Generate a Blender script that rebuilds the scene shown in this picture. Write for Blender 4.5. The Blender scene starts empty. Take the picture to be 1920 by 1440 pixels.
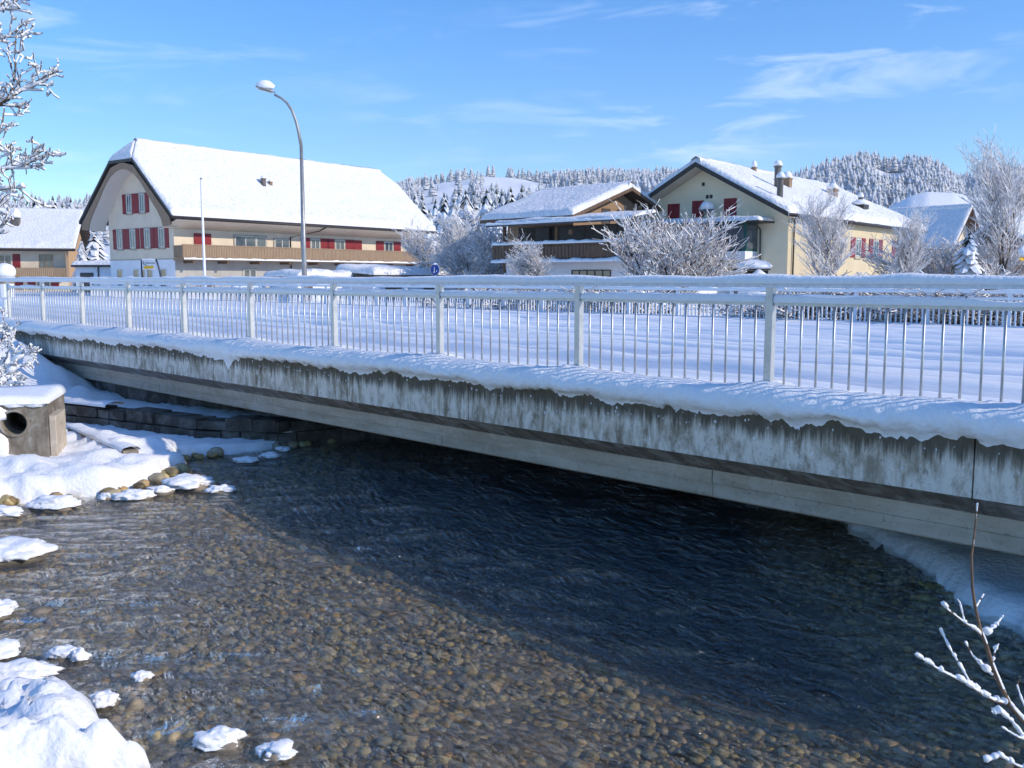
import bpy, math, random
import numpy as np
from mathutils import Vector, Matrix
R = math.radians
sc = bpy.context.scene
COL = sc.collection

# ------------------------------------------------------------------ camera frame
F = 1750.0                      # focal length in pixels of a 1920 wide picture
PITCH = math.atan(198 / F)
A = R(45.5)
VIEW = np.array([-math.cos(A), math.sin(A), 0.0])
RIGHT = np.array([math.sin(A), math.cos(A), 0.0])
EYE = np.array([0.0, 0.0, 2.5])  # the water is z = 0, the bridge runs along X
ZUP = np.array([0, 0, 1.0])
FWD = VIEW * math.cos(PITCH) - ZUP * math.sin(PITCH)
CUP = VIEW * math.sin(PITCH) + ZUP * math.cos(PITCH)
cam_d = bpy.data.cameras.new('camera'); cam = bpy.data.objects.new('camera', cam_d); COL.objects.link(cam)
cam_d.lens = F / 1920 * 36; cam_d.sensor_width = 36; cam_d.clip_start = 0.05; cam_d.clip_end = 6000
M = Matrix.Identity(4)
for i in range(3):
    M[i][0] = RIGHT[i]; M[i][1] = CUP[i]; M[i][2] = -FWD[i]; M[i][3] = EYE[i]
cam.matrix_world = M
sc.camera = cam

# ------------------------------------------------------------------ sky, sun, exposure
SUN_AZ, SUN_EL = 112.0, 29.0     # azimuth clockwise from the view direction
sa = R(SUN_AZ)
sdir = RIGHT * math.sin(sa) * math.cos(R(SUN_EL)) + VIEW * math.cos(sa) * math.cos(R(SUN_EL)) + ZUP * math.sin(R(SUN_EL))
wd = bpy.data.worlds.new('World'); sc.world = wd; wd.use_nodes = True
nt = wd.node_tree; nt.nodes.clear()
N = nt.nodes.new; L = nt.links.new
out = N('ShaderNodeOutputWorld'); bg = N('ShaderNodeBackground'); bg.inputs['Strength'].default_value = 0.15
sky = N('ShaderNodeTexSky'); sky.sky_type = 'NISHITA'; sky.sun_disc = False
sky.sun_elevation = R(SUN_EL); sky.sun_rotation = math.atan2(sdir[0], sdir[1])
sky.air_density = 1.1; sky.dust_density = 0.3; sky.ozone_density = 5.0; sky.altitude = 900
tc = N('ShaderNodeTexCoord')
# thin cirrus: stretched noise in sky direction
rotz = N('ShaderNodeVectorRotate'); rotz.rotation_type = 'Z_AXIS'; rotz.inputs['Angle'].default_value = -(math.pi - A)  # view direction -> +X
L(tc.outputs['Generated'], rotz.inputs['Vector'])
mp = N('ShaderNodeMapping'); mp.inputs['Rotation'].default_value = (R(-14), 0, 0); mp.inputs['Scale'].default_value = (2.2, 2.2, 13.0)
L(rotz.outputs[0], mp.inputs['Vector'])
n1 = N('ShaderNodeTexNoise'); n1.inputs['Scale'].default_value = 2.2; n1.inputs['Detail'].default_value = 9; n1.inputs['Roughness'].default_value = 0.62; n1.inputs['Distortion'].default_value = 0.6
L(mp.outputs[0], n1.inputs['Vector'])
n2 = N('ShaderNodeTexNoise'); n2.inputs['Scale'].default_value = 2.3; n2.inputs['Detail'].default_value = 2
mp2 = N('ShaderNodeMapping'); mp2.inputs['Scale'].default_value = (1, 1, 3.5); mp2.inputs['Location'].default_value = (3.3, 1.2, 0.4)
L(rotz.outputs[0], mp2.inputs['Vector']); L(mp2.outputs[0], n2.inputs['Vector'])
r1 = N('ShaderNodeMapRange'); r1.inputs['From Min'].default_value = 0.5; r1.inputs['From Max'].default_value = 0.78
r2 = N('ShaderNodeMapRange'); r2.inputs['From Min'].default_value = 0.40; r2.inputs['From Max'].default_value = 0.62
L(n1.outputs['Fac'], r1.inputs['Value']); L(n2.outputs['Fac'], r2.inputs['Value'])
mu = N('ShaderNodeMath'); mu.operation = 'MULTIPLY'; L(r1.outputs[0], mu.inputs[0]); L(r2.outputs[0], mu.inputs[1])
mu2 = N('ShaderNodeMath'); mu2.operation = 'MULTIPLY'; L(mu.outputs[0], mu2.inputs[0]); mu2.inputs[1].default_value = 0.62
mx = N('ShaderNodeMix'); mx.data_type = 'RGBA'; mx.inputs['B'].default_value = (6.2, 6.6, 7.2, 1)
hs = N('ShaderNodeHueSaturation'); hs.inputs['Saturation'].default_value = 1.25; hs.inputs['Hue'].default_value = 0.506; L(sky.outputs[0], hs.inputs['Color'])
L(mu2.outputs[0], mx.inputs['Factor']); L(hs.outputs[0], mx.inputs['A'])
L(mx.outputs['Result'], bg.inputs['Color']); L(bg.outputs[0], out.inputs['Surface'])
sun_d = bpy.data.lights.new('sun', 'SUN'); sun_d.energy = 2.85; sun_d.angle = R(0.5); sun_d.color = (1.0, 0.89, 0.74)
sun = bpy.data.objects.new('sun', sun_d); COL.objects.link(sun)
sun.rotation_euler = Vector(sdir.tolist()).to_track_quat('Z', 'Y').to_euler()
sc.cycles.max_bounces = 6; sc.cycles.diffuse_bounces = 3; sc.cycles.glossy_bounces = 3; sc.cycles.transparent_max_bounces = 6; sc.cycles.caustics_reflective = False; sc.cycles.caustics_refractive = False
vs = sc.view_settings; vs.view_transform = 'Standard'; vs.look = 'None'; vs.exposure = 0.62; vs.gamma = 1.0; vs.use_curve_mapping = False

# ------------------------------------------------------------------ pixel / frame helpers
def ray(px, py): return FWD + RIGHT * ((px - 960) / F) + CUP * ((720 - py) / F)
def on_z(px, py, z=0.0):
    d = ray(px, py); return EYE + d * ((z - EYE[2]) / d[2])
def on_y(px, py, y):
    d = ray(px, py); return EYE + d * (y / d[1])
def at_u(px, py, u):
    d = ray(px, py); return EYE + d * (u / float(d @ VIEW))
def ru(r, u, z=0.0):             # right / ahead of the camera, z above eye level
    p = RIGHT * r + VIEW * u; return np.array([p[0], p[1], EYE[2] + z])
def az_dir(az): return RIGHT * math.sin(R(az)) + VIEW * math.cos(R(az))

# ------------------------------------------------------------------ numpy noise
def _h(ix, iy, iz, s):
    n = (ix.astype(np.int64) * 374761393 + iy.astype(np.int64) * 668265263 + iz.astype(np.int64) * 2147483647 + s * 974634777) & 0xffffffff
    n = ((n ^ (n >> 13)) * 1274126177) & 0xffffffff
    n = ((n ^ (n >> 16)) * 2246822519) & 0xffffffff
    return ((n ^ (n >> 15)) & 0xffff) / 65535.0 * 2 - 1
def noise3(x, y, z=0.0, s=0):
    x = np.asarray(x, float); y = np.asarray(y, float) + 0 * x; z = np.asarray(z, float) + 0 * x
    ix, iy, iz = np.floor(x), np.floor(y), np.floor(z); fx, fy, fz = x - ix, y - iy, z - iz
    fx, fy, fz = [t * t * (3 - 2 * t) for t in (fx, fy, fz)]
    def c(a, b, d): return _h(ix + a, iy + b, iz + d, s)
    def lx(b, d): return c(0, b, d) * (1 - fx) + c(1, b, d) * fx
    return (lx(0, 0) * (1 - fy) + lx(1, 0) * fy) * (1 - fz) + (lx(0, 1) * (1 - fy) + lx(1, 1) * fy) * fz
def fbm(x, y, z=0.0, s=0, o=4, g=0.5):
    v = 0; a = 1.0; k = 1.0
    for i in range(o):
        v = v + a * noise3(np.asarray(x) * k + 13.7 * i, np.asarray(y) * k + 5.1 * i, np.asarray(z) * k, s + i); a *= g; k *= 2.03
    return v
def sstep(a, b, x):
    t = np.clip((np.asarray(x, float) - a) / (b - a), 0, 1); return t * t * (3 - 2 * t)

# ------------------------------------------------------------------ materials
MATS = {}
def nodes_of(name):
    m = bpy.data.materials.new(name); m.use_nodes = True; t = m.node_tree
    return m, t, t.nodes['Principled BSDF'], t.nodes.new, t.links.new
def mat(name, c1, c2=None, rough=0.7, scale=3.0, bump=0.0, bscale=40.0, metal=0.0, stretch=(1, 1, 1), lo=0.35, hi=0.65, spec=0.3, detail=3, bdist=0.02, coord='Object'):
    m, t, b, N, L = nodes_of(name)
    b.inputs['Roughness'].default_value = rough; b.inputs['Metallic'].default_value = metal
    b.inputs['Specular IOR Level'].default_value = spec
    tc = N('ShaderNodeTexCoord'); mp = N('ShaderNodeMapping'); mp.inputs['Scale'].default_value = stretch
    L(tc.outputs[coord], mp.inputs['Vector'])
    if c2 is None: c2 = tuple(x * 0.82 for x in c1)
    n = N('ShaderNodeTexNoise'); n.inputs['Scale'].default_value = scale; n.inputs['Detail'].default_value = detail; n.inputs['Roughness'].default_value = 0.6
    L(mp.outputs[0], n.inputs['Vector'])
    mr = N('ShaderNodeMapRange'); mr.inputs['From Min'].default_value = lo; mr.inputs['From Max'].default_value = hi
    L(n.outputs['Fac'], mr.inputs['Value'])
    mx = N('ShaderNodeMix'); mx.data_type = 'RGBA'; mx.inputs['A'].default_value = (*c1, 1); mx.inputs['B'].default_value = (*c2, 1)
    L(mr.outputs[0], mx.inputs['Factor']); L(mx.outputs['Result'], b.inputs['Base Color'])
    if bump:
        nb = N('ShaderNodeTexNoise'); nb.inputs['Scale'].default_value = bscale; nb.inputs['Detail'].default_value = 4
        L(mp.outputs[0], nb.inputs['Vector'])
        bp = N('ShaderNodeBump'); bp.inputs['Strength'].default_value = bump; bp.inputs['Distance'].default_value = bdist
        L(nb.outputs['Fac'], bp.inputs['Height']); L(bp.outputs[0], b.inputs['Normal'])
    MATS[name] = m
    return m
SNOW_C = (0.87, 0.87, 0.875)
mat('snow', SNOW_C, (0.82, 0.83, 0.85), rough=0.55, scale=9, bump=0.6, bscale=26, bdist=0.02, spec=0.25)
mat('snow_roof', (0.80, 0.80, 0.805), (0.62, 0.63, 0.66), rough=0.6, scale=5.5, bump=0.9, bscale=5, bdist=0.10, spec=0.15, lo=0.42, hi=0.72)
mat('snow_field', SNOW_C, (0.84, 0.85, 0.87), rough=0.6, scale=0.05, bump=0.5, bscale=0.6, bdist=0.3, spec=0.2)
mat('snow_packed', (0.90, 0.90, 0.90), (0.66, 0.71, 0.80), rough=0.5, scale=1.6, bump=0.5, bscale=30, bdist=0.015, stretch=(0.12, 1, 1), spec=0.3)  # packed snow; its bluish bands also paint in the shade of the tracks
mat('frost', (0.90, 0.89, 0.89), (0.84, 0.83, 0.84), rough=0.7, scale=30)
mat('galvanised', (0.52, 0.53, 0.53), (0.42, 0.43, 0.44), rough=0.42, scale=14, metal=0.55, bump=0.05, bscale=120, spec=0.5)
mat('frosted_metal', (0.80, 0.82, 0.87), (0.66, 0.69, 0.75), rough=0.55, scale=25, bump=0.2, bscale=90, bdist=0.004)
mat('cream_plaster', (0.74, 0.63, 0.48), (0.67, 0.56, 0.43), rough=0.85, scale=1.0, bump=0.12, bscale=60)
mat('white_plaster', (0.80, 0.81, 0.84), (0.72, 0.73, 0.76), rough=0.85, scale=0.9, bump=0.1, bscale=60)
mat('grey_plaster', (0.42, 0.40, 0.37), (0.36, 0.34, 0.32), rough=0.85, scale=0.9, bump=0.1, bscale=60)
mat('yellow_plaster', (0.84, 0.75, 0.54), (0.78, 0.69, 0.49), rough=0.85, scale=0.8, bump=0.1, bscale=60)
mat('yellow_plaster_shaded', (0.62, 0.52, 0.34), (0.54, 0.45, 0.30), rough=0.85, scale=0.8, bump=0.1, bscale=60)  # yellow plaster again, with the eave shade put into a darker colour
mat('soffit_paint', (0.66, 0.60, 0.53), (0.58, 0.53, 0.47), rough=0.75, scale=14, stretch=(8, 0.2, 0.2))
mat('wood_board', (0.36, 0.25, 0.155), (0.26, 0.175, 0.11), rough=0.7, scale=3, stretch=(9, 9, 0.5), bump=0.2, bscale=6)
mat('wood_pale', (0.34, 0.225, 0.14), (0.25, 0.16, 0.10), rough=0.7, scale=3, stretch=(9, 9, 0.5), bump=0.2, bscale=6)
mat('wood_old', (0.17, 0.105, 0.065), (0.10, 0.065, 0.045), rough=0.8, scale=3, stretch=(9, 9, 0.5), bump=0.3, bscale=6)
mat('dark_trim', (0.045, 0.035, 0.032), (0.03, 0.025, 0.024), rough=0.5, scale=5)
mat('red_shutter', (0.27, 0.022, 0.028), (0.20, 0.016, 0.022), rough=0.55, scale=4, bump=0.2, bscale=9, stretch=(0.3, 0.3, 8))
mat('window_frame', (0.70, 0.68, 0.64), (0.6, 0.58, 0.55), rough=0.5)
mat('stone_trim', (0.40, 0.37, 0.31), (0.34, 0.31, 0.27), rough=0.8)
mat('glass', (0.05, 0.065, 0.08), (0.11, 0.13, 0.15), rough=0.06, scale=1.6, spec=0.8)
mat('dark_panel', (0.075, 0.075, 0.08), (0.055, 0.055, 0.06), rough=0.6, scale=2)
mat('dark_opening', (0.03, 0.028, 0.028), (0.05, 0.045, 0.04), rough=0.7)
mat('bark', (0.10, 0.075, 0.055), (0.055, 0.042, 0.034), rough=0.9, scale=12, bump=0.5, bscale=30)
mat('bark_warm', (0.20, 0.13, 0.085), (0.12, 0.08, 0.055), rough=0.85, scale=20, bump=0.4, bscale=60)
mat('chimney_metal', (0.10, 0.09, 0.085), (0.17, 0.15, 0.13), rough=0.5, scale=3, metal=0.3)
mat('chimney_brick', (0.30, 0.20, 0.12), (0.22, 0.15, 0.10), rough=0.9, scale=6, bump=0.3, bscale=20)
mat('sign_blue', (0.01, 0.05, 0.28), (0.008, 0.04, 0.22), rough=0.4)
mat('sign_white', (0.80, 0.80, 0.82), (0.72, 0.72, 0.74), rough=0.5)
mat('sign_yellow', (0.80, 0.47, 0.02), (0.72, 0.42, 0.02), rough=0.45)
mat('navy_post', (0.02, 0.03, 0.07), (0.015, 0.02, 0.05), rough=0.4)
mat('lamp_grey', (0.34, 0.34, 0.34), (0.26, 0.26, 0.26), rough=0.4, metal=0.4)
mat('lamp_lens', (0.36, 0.30, 0.22), (0.30, 0.25, 0.18), rough=0.25)
mat('orange_wall', (0.52, 0.33, 0.16), (0.45, 0.28, 0.14), rough=0.8)
mat('teal_frame', (0.02, 0.10, 0.09), (0.015, 0.08, 0.07), rough=0.4)
mat('ice', (0.55, 0.60, 0.66), (0.75, 0.78, 0.84), rough=0.2, scale=9, bump=0.4, bscale=20, spec=0.6)

def mat_mix_snow(name, dark, dark2, snow, nlo, nhi, nscale, amp, rough=0.8):
    """snow lies where the surface looks up (a noise breaks its edge)"""
    m, t, b, N, L = nodes_of(name); b.inputs['Roughness'].default_value = rough; b.inputs['Specular IOR Level'].default_value = 0.15
    g = N('ShaderNodeNewGeometry'); sp = N('ShaderNodeSeparateXYZ'); L(g.outputs['Normal'], sp.inputs[0])
    tc = N('ShaderNodeTexCoord'); n = N('ShaderNodeTexNoise'); n.inputs['Scale'].default_value = nscale; n.inputs['Detail'].default_value = 3
    L(tc.outputs['Object'], n.inputs['Vector'])
    ma = N('ShaderNodeMath'); ma.operation = 'MULTIPLY_ADD'; ma.inputs[1].default_value = amp; L(n.outputs['Fac'], ma.inputs[0]); L(sp.outputs['Z'], ma.inputs[2])
    mr = N('ShaderNodeMapRange'); mr.inputs['From Min'].default_value = nlo + amp * 0.5; mr.inputs['From Max'].default_value = nhi + amp * 0.5
    L(ma.outputs[0], mr.inputs['Value'])
    n2 = N('ShaderNodeTexNoise'); n2.inputs['Scale'].default_value = nscale * 0.4; L(tc.outputs['Object'], n2.inputs['Vector'])
    md = N('ShaderNodeMix'); md.data_type = 'RGBA'; md.inputs['A'].default_value = (*dark, 1); md.inputs['B'].default_value = (*dark2, 1); L(n2.outputs['Fac'], md.inputs['Factor'])
    mx = N('ShaderNodeMix'); mx.data_type = 'RGBA'; L(mr.outputs[0], mx.inputs['Factor']); L(md.outputs['Result'], mx.inputs['A']); mx.inputs['B'].default_value = (*snow, 1)
    L(mx.outputs['Result'], b.inputs['Base Color'])
    MATS[name] = m; return m
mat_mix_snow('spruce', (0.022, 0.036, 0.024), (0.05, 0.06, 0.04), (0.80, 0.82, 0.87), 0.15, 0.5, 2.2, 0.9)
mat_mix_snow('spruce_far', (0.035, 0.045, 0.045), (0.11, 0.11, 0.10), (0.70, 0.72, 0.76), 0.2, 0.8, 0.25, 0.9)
mat_mix_snow('twig_frost', (0.15, 0.095, 0.065), (0.34, 0.25, 0.19), (0.88, 0.88, 0.90), -0.3, 0.3, 5.0, 1.2)

def mat_concrete(name, c_dark, c_mid, c_pale, streak=1.0, pale_amt=0.5, st=(9, 3, 0.9)):
    """board-marked concrete: vertical run-off streaks, pale lime bloom, dark pores"""
    m, t, b, N, L = nodes_of(name); b.inputs['Roughness'].default_value = 0.9; b.inputs['Specular IOR Level'].default_value = 0.2
    tc = N('ShaderNodeTexCoord')
    mp = N('ShaderNodeMapping'); mp.inputs['Scale'].default_value = st; L(tc.outputs['Object'], mp.inputs['Vector'])
    s1 = N('ShaderNodeTexNoise'); s1.inputs['Scale'].default_value = 1.3; s1.inputs['Detail'].default_value = 7; s1.inputs['Roughness'].default_value = 0.65; s1.inputs['Distortion'].default_value = 0.3
    L(mp.outputs[0], s1.inputs['Vector'])
    s2 = N('ShaderNodeTexNoise'); s2.inputs['Scale'].default_value = 3.2; s2.inputs['Detail'].default_value = 9; s2.inputs['Roughness'].default_value = 0.7; s2.inputs['Distortion'].default_value = 0.8
    L(tc.outputs['Object'], s2.inputs['Vector'])
    s3 = N('ShaderNodeTexNoise'); s3.inputs['Scale'].default_value = 26; s3.inputs['Detail'].default_value = 5; L(tc.outputs['Object'], s3.inputs['Vector'])
    m1 = N('ShaderNodeMapRange'); m1.inputs['From Min'].default_value = 0.36; m1.inputs['From Max'].default_value = 0.62; L(s1.outputs['Fac'], m1.inputs['Value'])
    mx = N('ShaderNodeMix'); mx.data_type = 'RGBA'; mx.inputs['A'].default_value = (*c_dark, 1); mx.inputs['B'].default_value = (*c_mid, 1); L(m1.outputs[0], mx.inputs['Factor'])
    m2 = N('ShaderNodeMapRange'); m2.inputs['From Min'].default_value = 0.50; m2.inputs['From Max'].default_value = 0.62; m2.inputs['To Max'].default_value = pale_amt; L(s2.outputs['Fac'], m2.inputs['Value'])
    mx2 = N('ShaderNodeMix'); mx2.data_type = 'RGBA'; mx2.inputs['B'].default_value = (*c_pale, 1); L(m2.outputs[0], mx2.inputs['Factor']); L(mx.outputs['Result'], mx2.inputs['A'])
    m3 = N('ShaderNodeMapRange'); m3.inputs['From Min'].default_value = 0.60; m3.inputs['From Max'].default_value = 0.72; m3.inputs['To Max'].default_value = 0.5; L(s3.outputs['Fac'], m3.inputs['Value'])
    mx3 = N('ShaderNodeMix'); mx3.data_type = 'RGBA'; mx3.inputs['B'].default_value = (*[x * 0.5 for x in c_dark], 1); L(m3.outputs[0], mx3.inputs['Factor']); L(mx2.outputs['Result'], mx3.inputs['A'])
    L(mx3.outputs['Result'], b.inputs['Base Color'])
    bp = N('ShaderNodeBump'); bp.inputs['Strength'].default_value = 0.45; bp.inputs['Distance'].default_value = 0.012; L(s3.outputs['Fac'], bp.inputs['Height']); L(bp.outputs[0], b.inputs['Normal'])
    MATS[name] = m; return m
def fascia_mat():
    m, t, b, N, L = nodes_of('concrete_fascia'); b.inputs['Roughness'].default_value = 0.9; b.inputs['Specular IOR Level'].default_value = 0.2
    tc = N('ShaderNodeTexCoord'); sp = N('ShaderNodeSeparateXYZ'); L(tc.outputs['Object'], sp.inputs[0])
    def noise(sc_, st, det=6, dist=0.3, rough=0.6):
        mp = N('ShaderNodeMapping'); mp.inputs['Scale'].default_value = st; L(tc.outputs['Object'], mp.inputs['Vector']); n = N('ShaderNodeTexNoise'); n.inputs['Scale'].default_value = sc_; n.inputs['Detail'].default_value = det; n.inputs['Distortion'].default_value = dist; n.inputs['Roughness'].default_value = rough; L(mp.outputs[0], n.inputs['Vector']); return n.outputs['Fac']
    def rng_(v, a, b_, c=0.0, d=1.0): r = N('ShaderNodeMapRange'); r.inputs['From Min'].default_value = a; r.inputs['From Max'].default_value = b_; r.inputs['To Min'].default_value = c; r.inputs['To Max'].default_value = d; L(v, r.inputs['Value']); return r.outputs[0]
    def math_(op, a, b_): q = N('ShaderNodeMath'); q.operation = op; L(a, q.inputs[0]); (L(b_, q.inputs[1]) if not isinstance(b_, float) else setattr(q.inputs[1], 'default_value', b_)); return q.outputs[0]
    def mix(fac, a, b_): q = N('ShaderNodeMix'); q.data_type = 'RGBA'; L(fac, q.inputs['Factor']); (L(a, q.inputs['A']) if not isinstance(a, tuple) else setattr(q.inputs['A'], 'default_value', (*a, 1))); q.inputs['B'].default_value = (*b_, 1); return q.outputs['Result']
    strk = noise(1.0, (11, 3, 0.7), 8, 0.2); mott = noise(4.0, (1.9, 1, 0.75), 10, 0.35, 0.72); fine = noise(30, (1, 1, 1.0), 6, 0.4); drip = noise(1.0, (20, 3, 1.1), 8, 0.15, 0.7); big = noise(0.9, (1, 1, 0.6), 3)
    base = mix(rng_(strk, 0.35, 0.65), (0.23, 0.185, 0.13), (0.52, 0.455, 0.36))
    # lime bloom and rime: patchy, thins towards the wet top edge
    bloom = math_('MULTIPLY', rng_(math_('ADD', mott, math_('MULTIPLY', big, 0.35)), 0.60, 0.76), rng_(sp.outputs['Z'], 1.36, 1.18))
    base = mix(math_('MULTIPLY', bloom, 0.9), base, (0.80, 0.75, 0.66))
    # moss and wet drips running down from under the snow
    wet = rng_(math_('ADD', math_('MULTIPLY', drip, 0.75), rng_(sp.outputs['Z'], 0.95, 1.40, -0.20, 0.36)), 0.47, 0.60)
    base = mix(math_('MULTIPLY', wet, 0.85), base, (0.075, 0.062, 0.042))
    base = mix(rng_(fine, 0.60, 0.70, 0, 0.55), base, (0.06, 0.055, 0.045))
    L(base, b.inputs['Base Color']); bp = N('ShaderNodeBump'); bp.inputs['Strength'].default_value = 0.6; bp.inputs['Distance'].default_value = 0.015; L(fine, bp.inputs['Height']); L(bp.outputs[0], b.inputs['Normal'])
    MATS['concrete_fascia'] = m
fascia_mat()
#, (0.10, 0.09, 0.075), (0.26, 0.25, 0.23), (0.66, 0.67, 0.70), pale_amt=0.85)
mat_concrete('concrete_beam', (0.40, 0.335, 0.255), (0.54, 0.465, 0.37), (0.64, 0.58, 0.50), pale_amt=0.4, st=(0.8, 2, 5))
mat_concrete('concrete_chamfer', (0.16, 0.14, 0.12), (0.30, 0.275, 0.25), (0.62, 0.61, 0.60), pale_amt=0.6)
mat_concrete('concrete_old', (0.13, 0.11, 0.085), (0.27, 0.24, 0.195), (0.44, 0.43, 0.41), pale_amt=0.5, st=(4.5, 2.5, 2.0))
mat_concrete('stone_wall', (0.05, 0.042, 0.034), (0.12, 0.105, 0.085), (0.24, 0.22, 0.20), pale_amt=0.5, st=(2.5, 2.5, 2.5))

def mat_pebble():
    m, t, b, N, L = nodes_of('pebble'); b.inputs['Roughness'].default_value = 0.6
    g = N('ShaderNodeNewGeometry'); cr = N('ShaderNodeValToRGB')
    els = cr.color_ramp.elements
    els[0].position = 0; els[0].color = (0.24, 0.17, 0.085, 1); els[1].position = 1; els[1].color = (0.44, 0.38, 0.27, 1)
    for p, c in ((0.16, (0.40, 0.31, 0.13)), (0.30, (0.10, 0.085, 0.05)), (0.45, (0.50, 0.42, 0.24)), (0.58, (0.22, 0.19, 0.10)), (0.72, (0.33, 0.31, 0.26)), (0.85, (0.47, 0.30, 0.11))):
        e = els.new(p); e.color = (*c, 1)
    L(g.outputs['Random Per Island'], cr.inputs['Fac'])
    tc = N('ShaderNodeTexCoord'); n = N('ShaderNodeTexNoise'); n.inputs['Scale'].default_value = 14; n.inputs['Detail'].default_value = 5; L(tc.outputs['Object'], n.inputs['Vector'])
    mx = N('ShaderNodeMix'); mx.data_type = 'RGBA'; mx.blend_type = 'MULTIPLY'; mx.inputs['Factor'].default_value = 0.7
    cr2 = N('ShaderNodeValToRGB'); cr2.color_ramp.elements[0].position = 0.3; cr2.color_ramp.elements[0].color = (0.35, 0.33, 0.28, 1); cr2.color_ramp.elements[1].position = 0.7; cr2.color_ramp.elements[1].color = (1.5, 1.38, 1.05, 1)
    L(n.outputs['Fac'], cr2.inputs['Fac']); L(cr.outputs['Color'], mx.inputs['A']); L(cr2.outputs['Color'], mx.inputs['B'])
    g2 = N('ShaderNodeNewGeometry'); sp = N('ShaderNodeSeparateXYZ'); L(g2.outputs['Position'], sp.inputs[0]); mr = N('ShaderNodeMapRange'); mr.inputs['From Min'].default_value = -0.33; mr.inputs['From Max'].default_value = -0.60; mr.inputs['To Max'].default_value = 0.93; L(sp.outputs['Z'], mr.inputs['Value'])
    ml = N('ShaderNodeMix'); ml.data_type = 'RGBA'; ml.inputs['B'].default_value = (0.018, 0.026, 0.030, 1); L(mr.outputs[0], ml.inputs['Factor']); L(mx.outputs['Result'], ml.inputs['A'])   # dark of the deep, shaded water painted into the stones by depth
    L(ml.outputs['Result'], b.inputs['Base Color']); MATS['pebble'] = m
mat_pebble()
def mat_bed():
    m, t, b, N, L = nodes_of('river_gravel'); b.inputs['Roughness'].default_value = 0.8
    tc = N('ShaderNodeTexCoord'); v = N('ShaderNodeTexVoronoi'); v.inputs['Scale'].default_value = 13; L(tc.outputs['Object'], v.inputs['Vector'])
    sp = N('ShaderNodeSeparateColor'); L(v.outputs['Color'], sp.inputs[0])
    cr = N('ShaderNodeValToRGB'); els = cr.color_ramp.elements
    els[0].color = (0.07, 0.055, 0.035, 1); els[1].color = (0.32, 0.26, 0.17, 1)
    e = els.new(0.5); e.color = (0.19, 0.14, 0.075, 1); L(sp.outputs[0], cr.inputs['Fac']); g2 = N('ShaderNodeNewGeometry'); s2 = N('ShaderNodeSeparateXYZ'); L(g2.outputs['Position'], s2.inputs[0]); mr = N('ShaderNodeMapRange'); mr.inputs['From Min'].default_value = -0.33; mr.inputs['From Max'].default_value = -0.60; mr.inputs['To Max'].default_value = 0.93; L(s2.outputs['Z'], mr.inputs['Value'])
    ml = N('ShaderNodeMix'); ml.data_type = 'RGBA'; ml.inputs['B'].default_value = (0.018, 0.026, 0.030, 1); L(mr.outputs[0], ml.inputs['Factor']); L(cr.outputs['Color'], ml.inputs['A']); L(ml.outputs['Result'], b.inputs['Base Color'])  # gravel painted dark with depth, in place of deep water in shade
    bp = N('ShaderNodeBump'); bp.inputs['Strength'].default_value = 0.8; bp.inputs['Distance'].default_value = 0.04; bp.invert = True
    L(v.outputs['Distance'], bp.inputs['Height']); L(bp.outputs[0], b.inputs['Normal']); MATS['river_gravel'] = m
mat_bed()
def mat_rock():
    m, t, b, N, L = nodes_of('rock'); b.inputs['Roughness'].default_value = 0.75
    tc = N('ShaderNodeTexCoord'); n = N('ShaderNodeTexNoise'); n.inputs['Scale'].default_value = 6; n.inputs['Detail'].default_value = 8; L(tc.outputs['Object'], n.inputs['Vector'])
    oi = N('ShaderNodeObjectInfo'); cr = N('ShaderNodeValToRGB'); cr.color_ramp.elements[0].color = (0.07, 0.06, 0.05, 1); cr.color_ramp.elements[0].position = 0.3
    cr.color_ramp.elements[1].color = (0.30, 0.25, 0.18, 1); cr.color_ramp.elements[1].position = 0.72
    L(n.outputs['Fac'], cr.inputs['Fac']); L(cr.outputs['Color'], b.inputs['Base Color'])
    bp = N('ShaderNodeBump'); bp.inputs['Strength'].default_value = 0.6; bp.inputs['Distance'].default_value = 0.03; L(n.outputs['Fac'], bp.inputs['Height']); L(bp.outputs[0], b.inputs['Normal'])
    MATS['rock'] = m
mat_rock()
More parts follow.
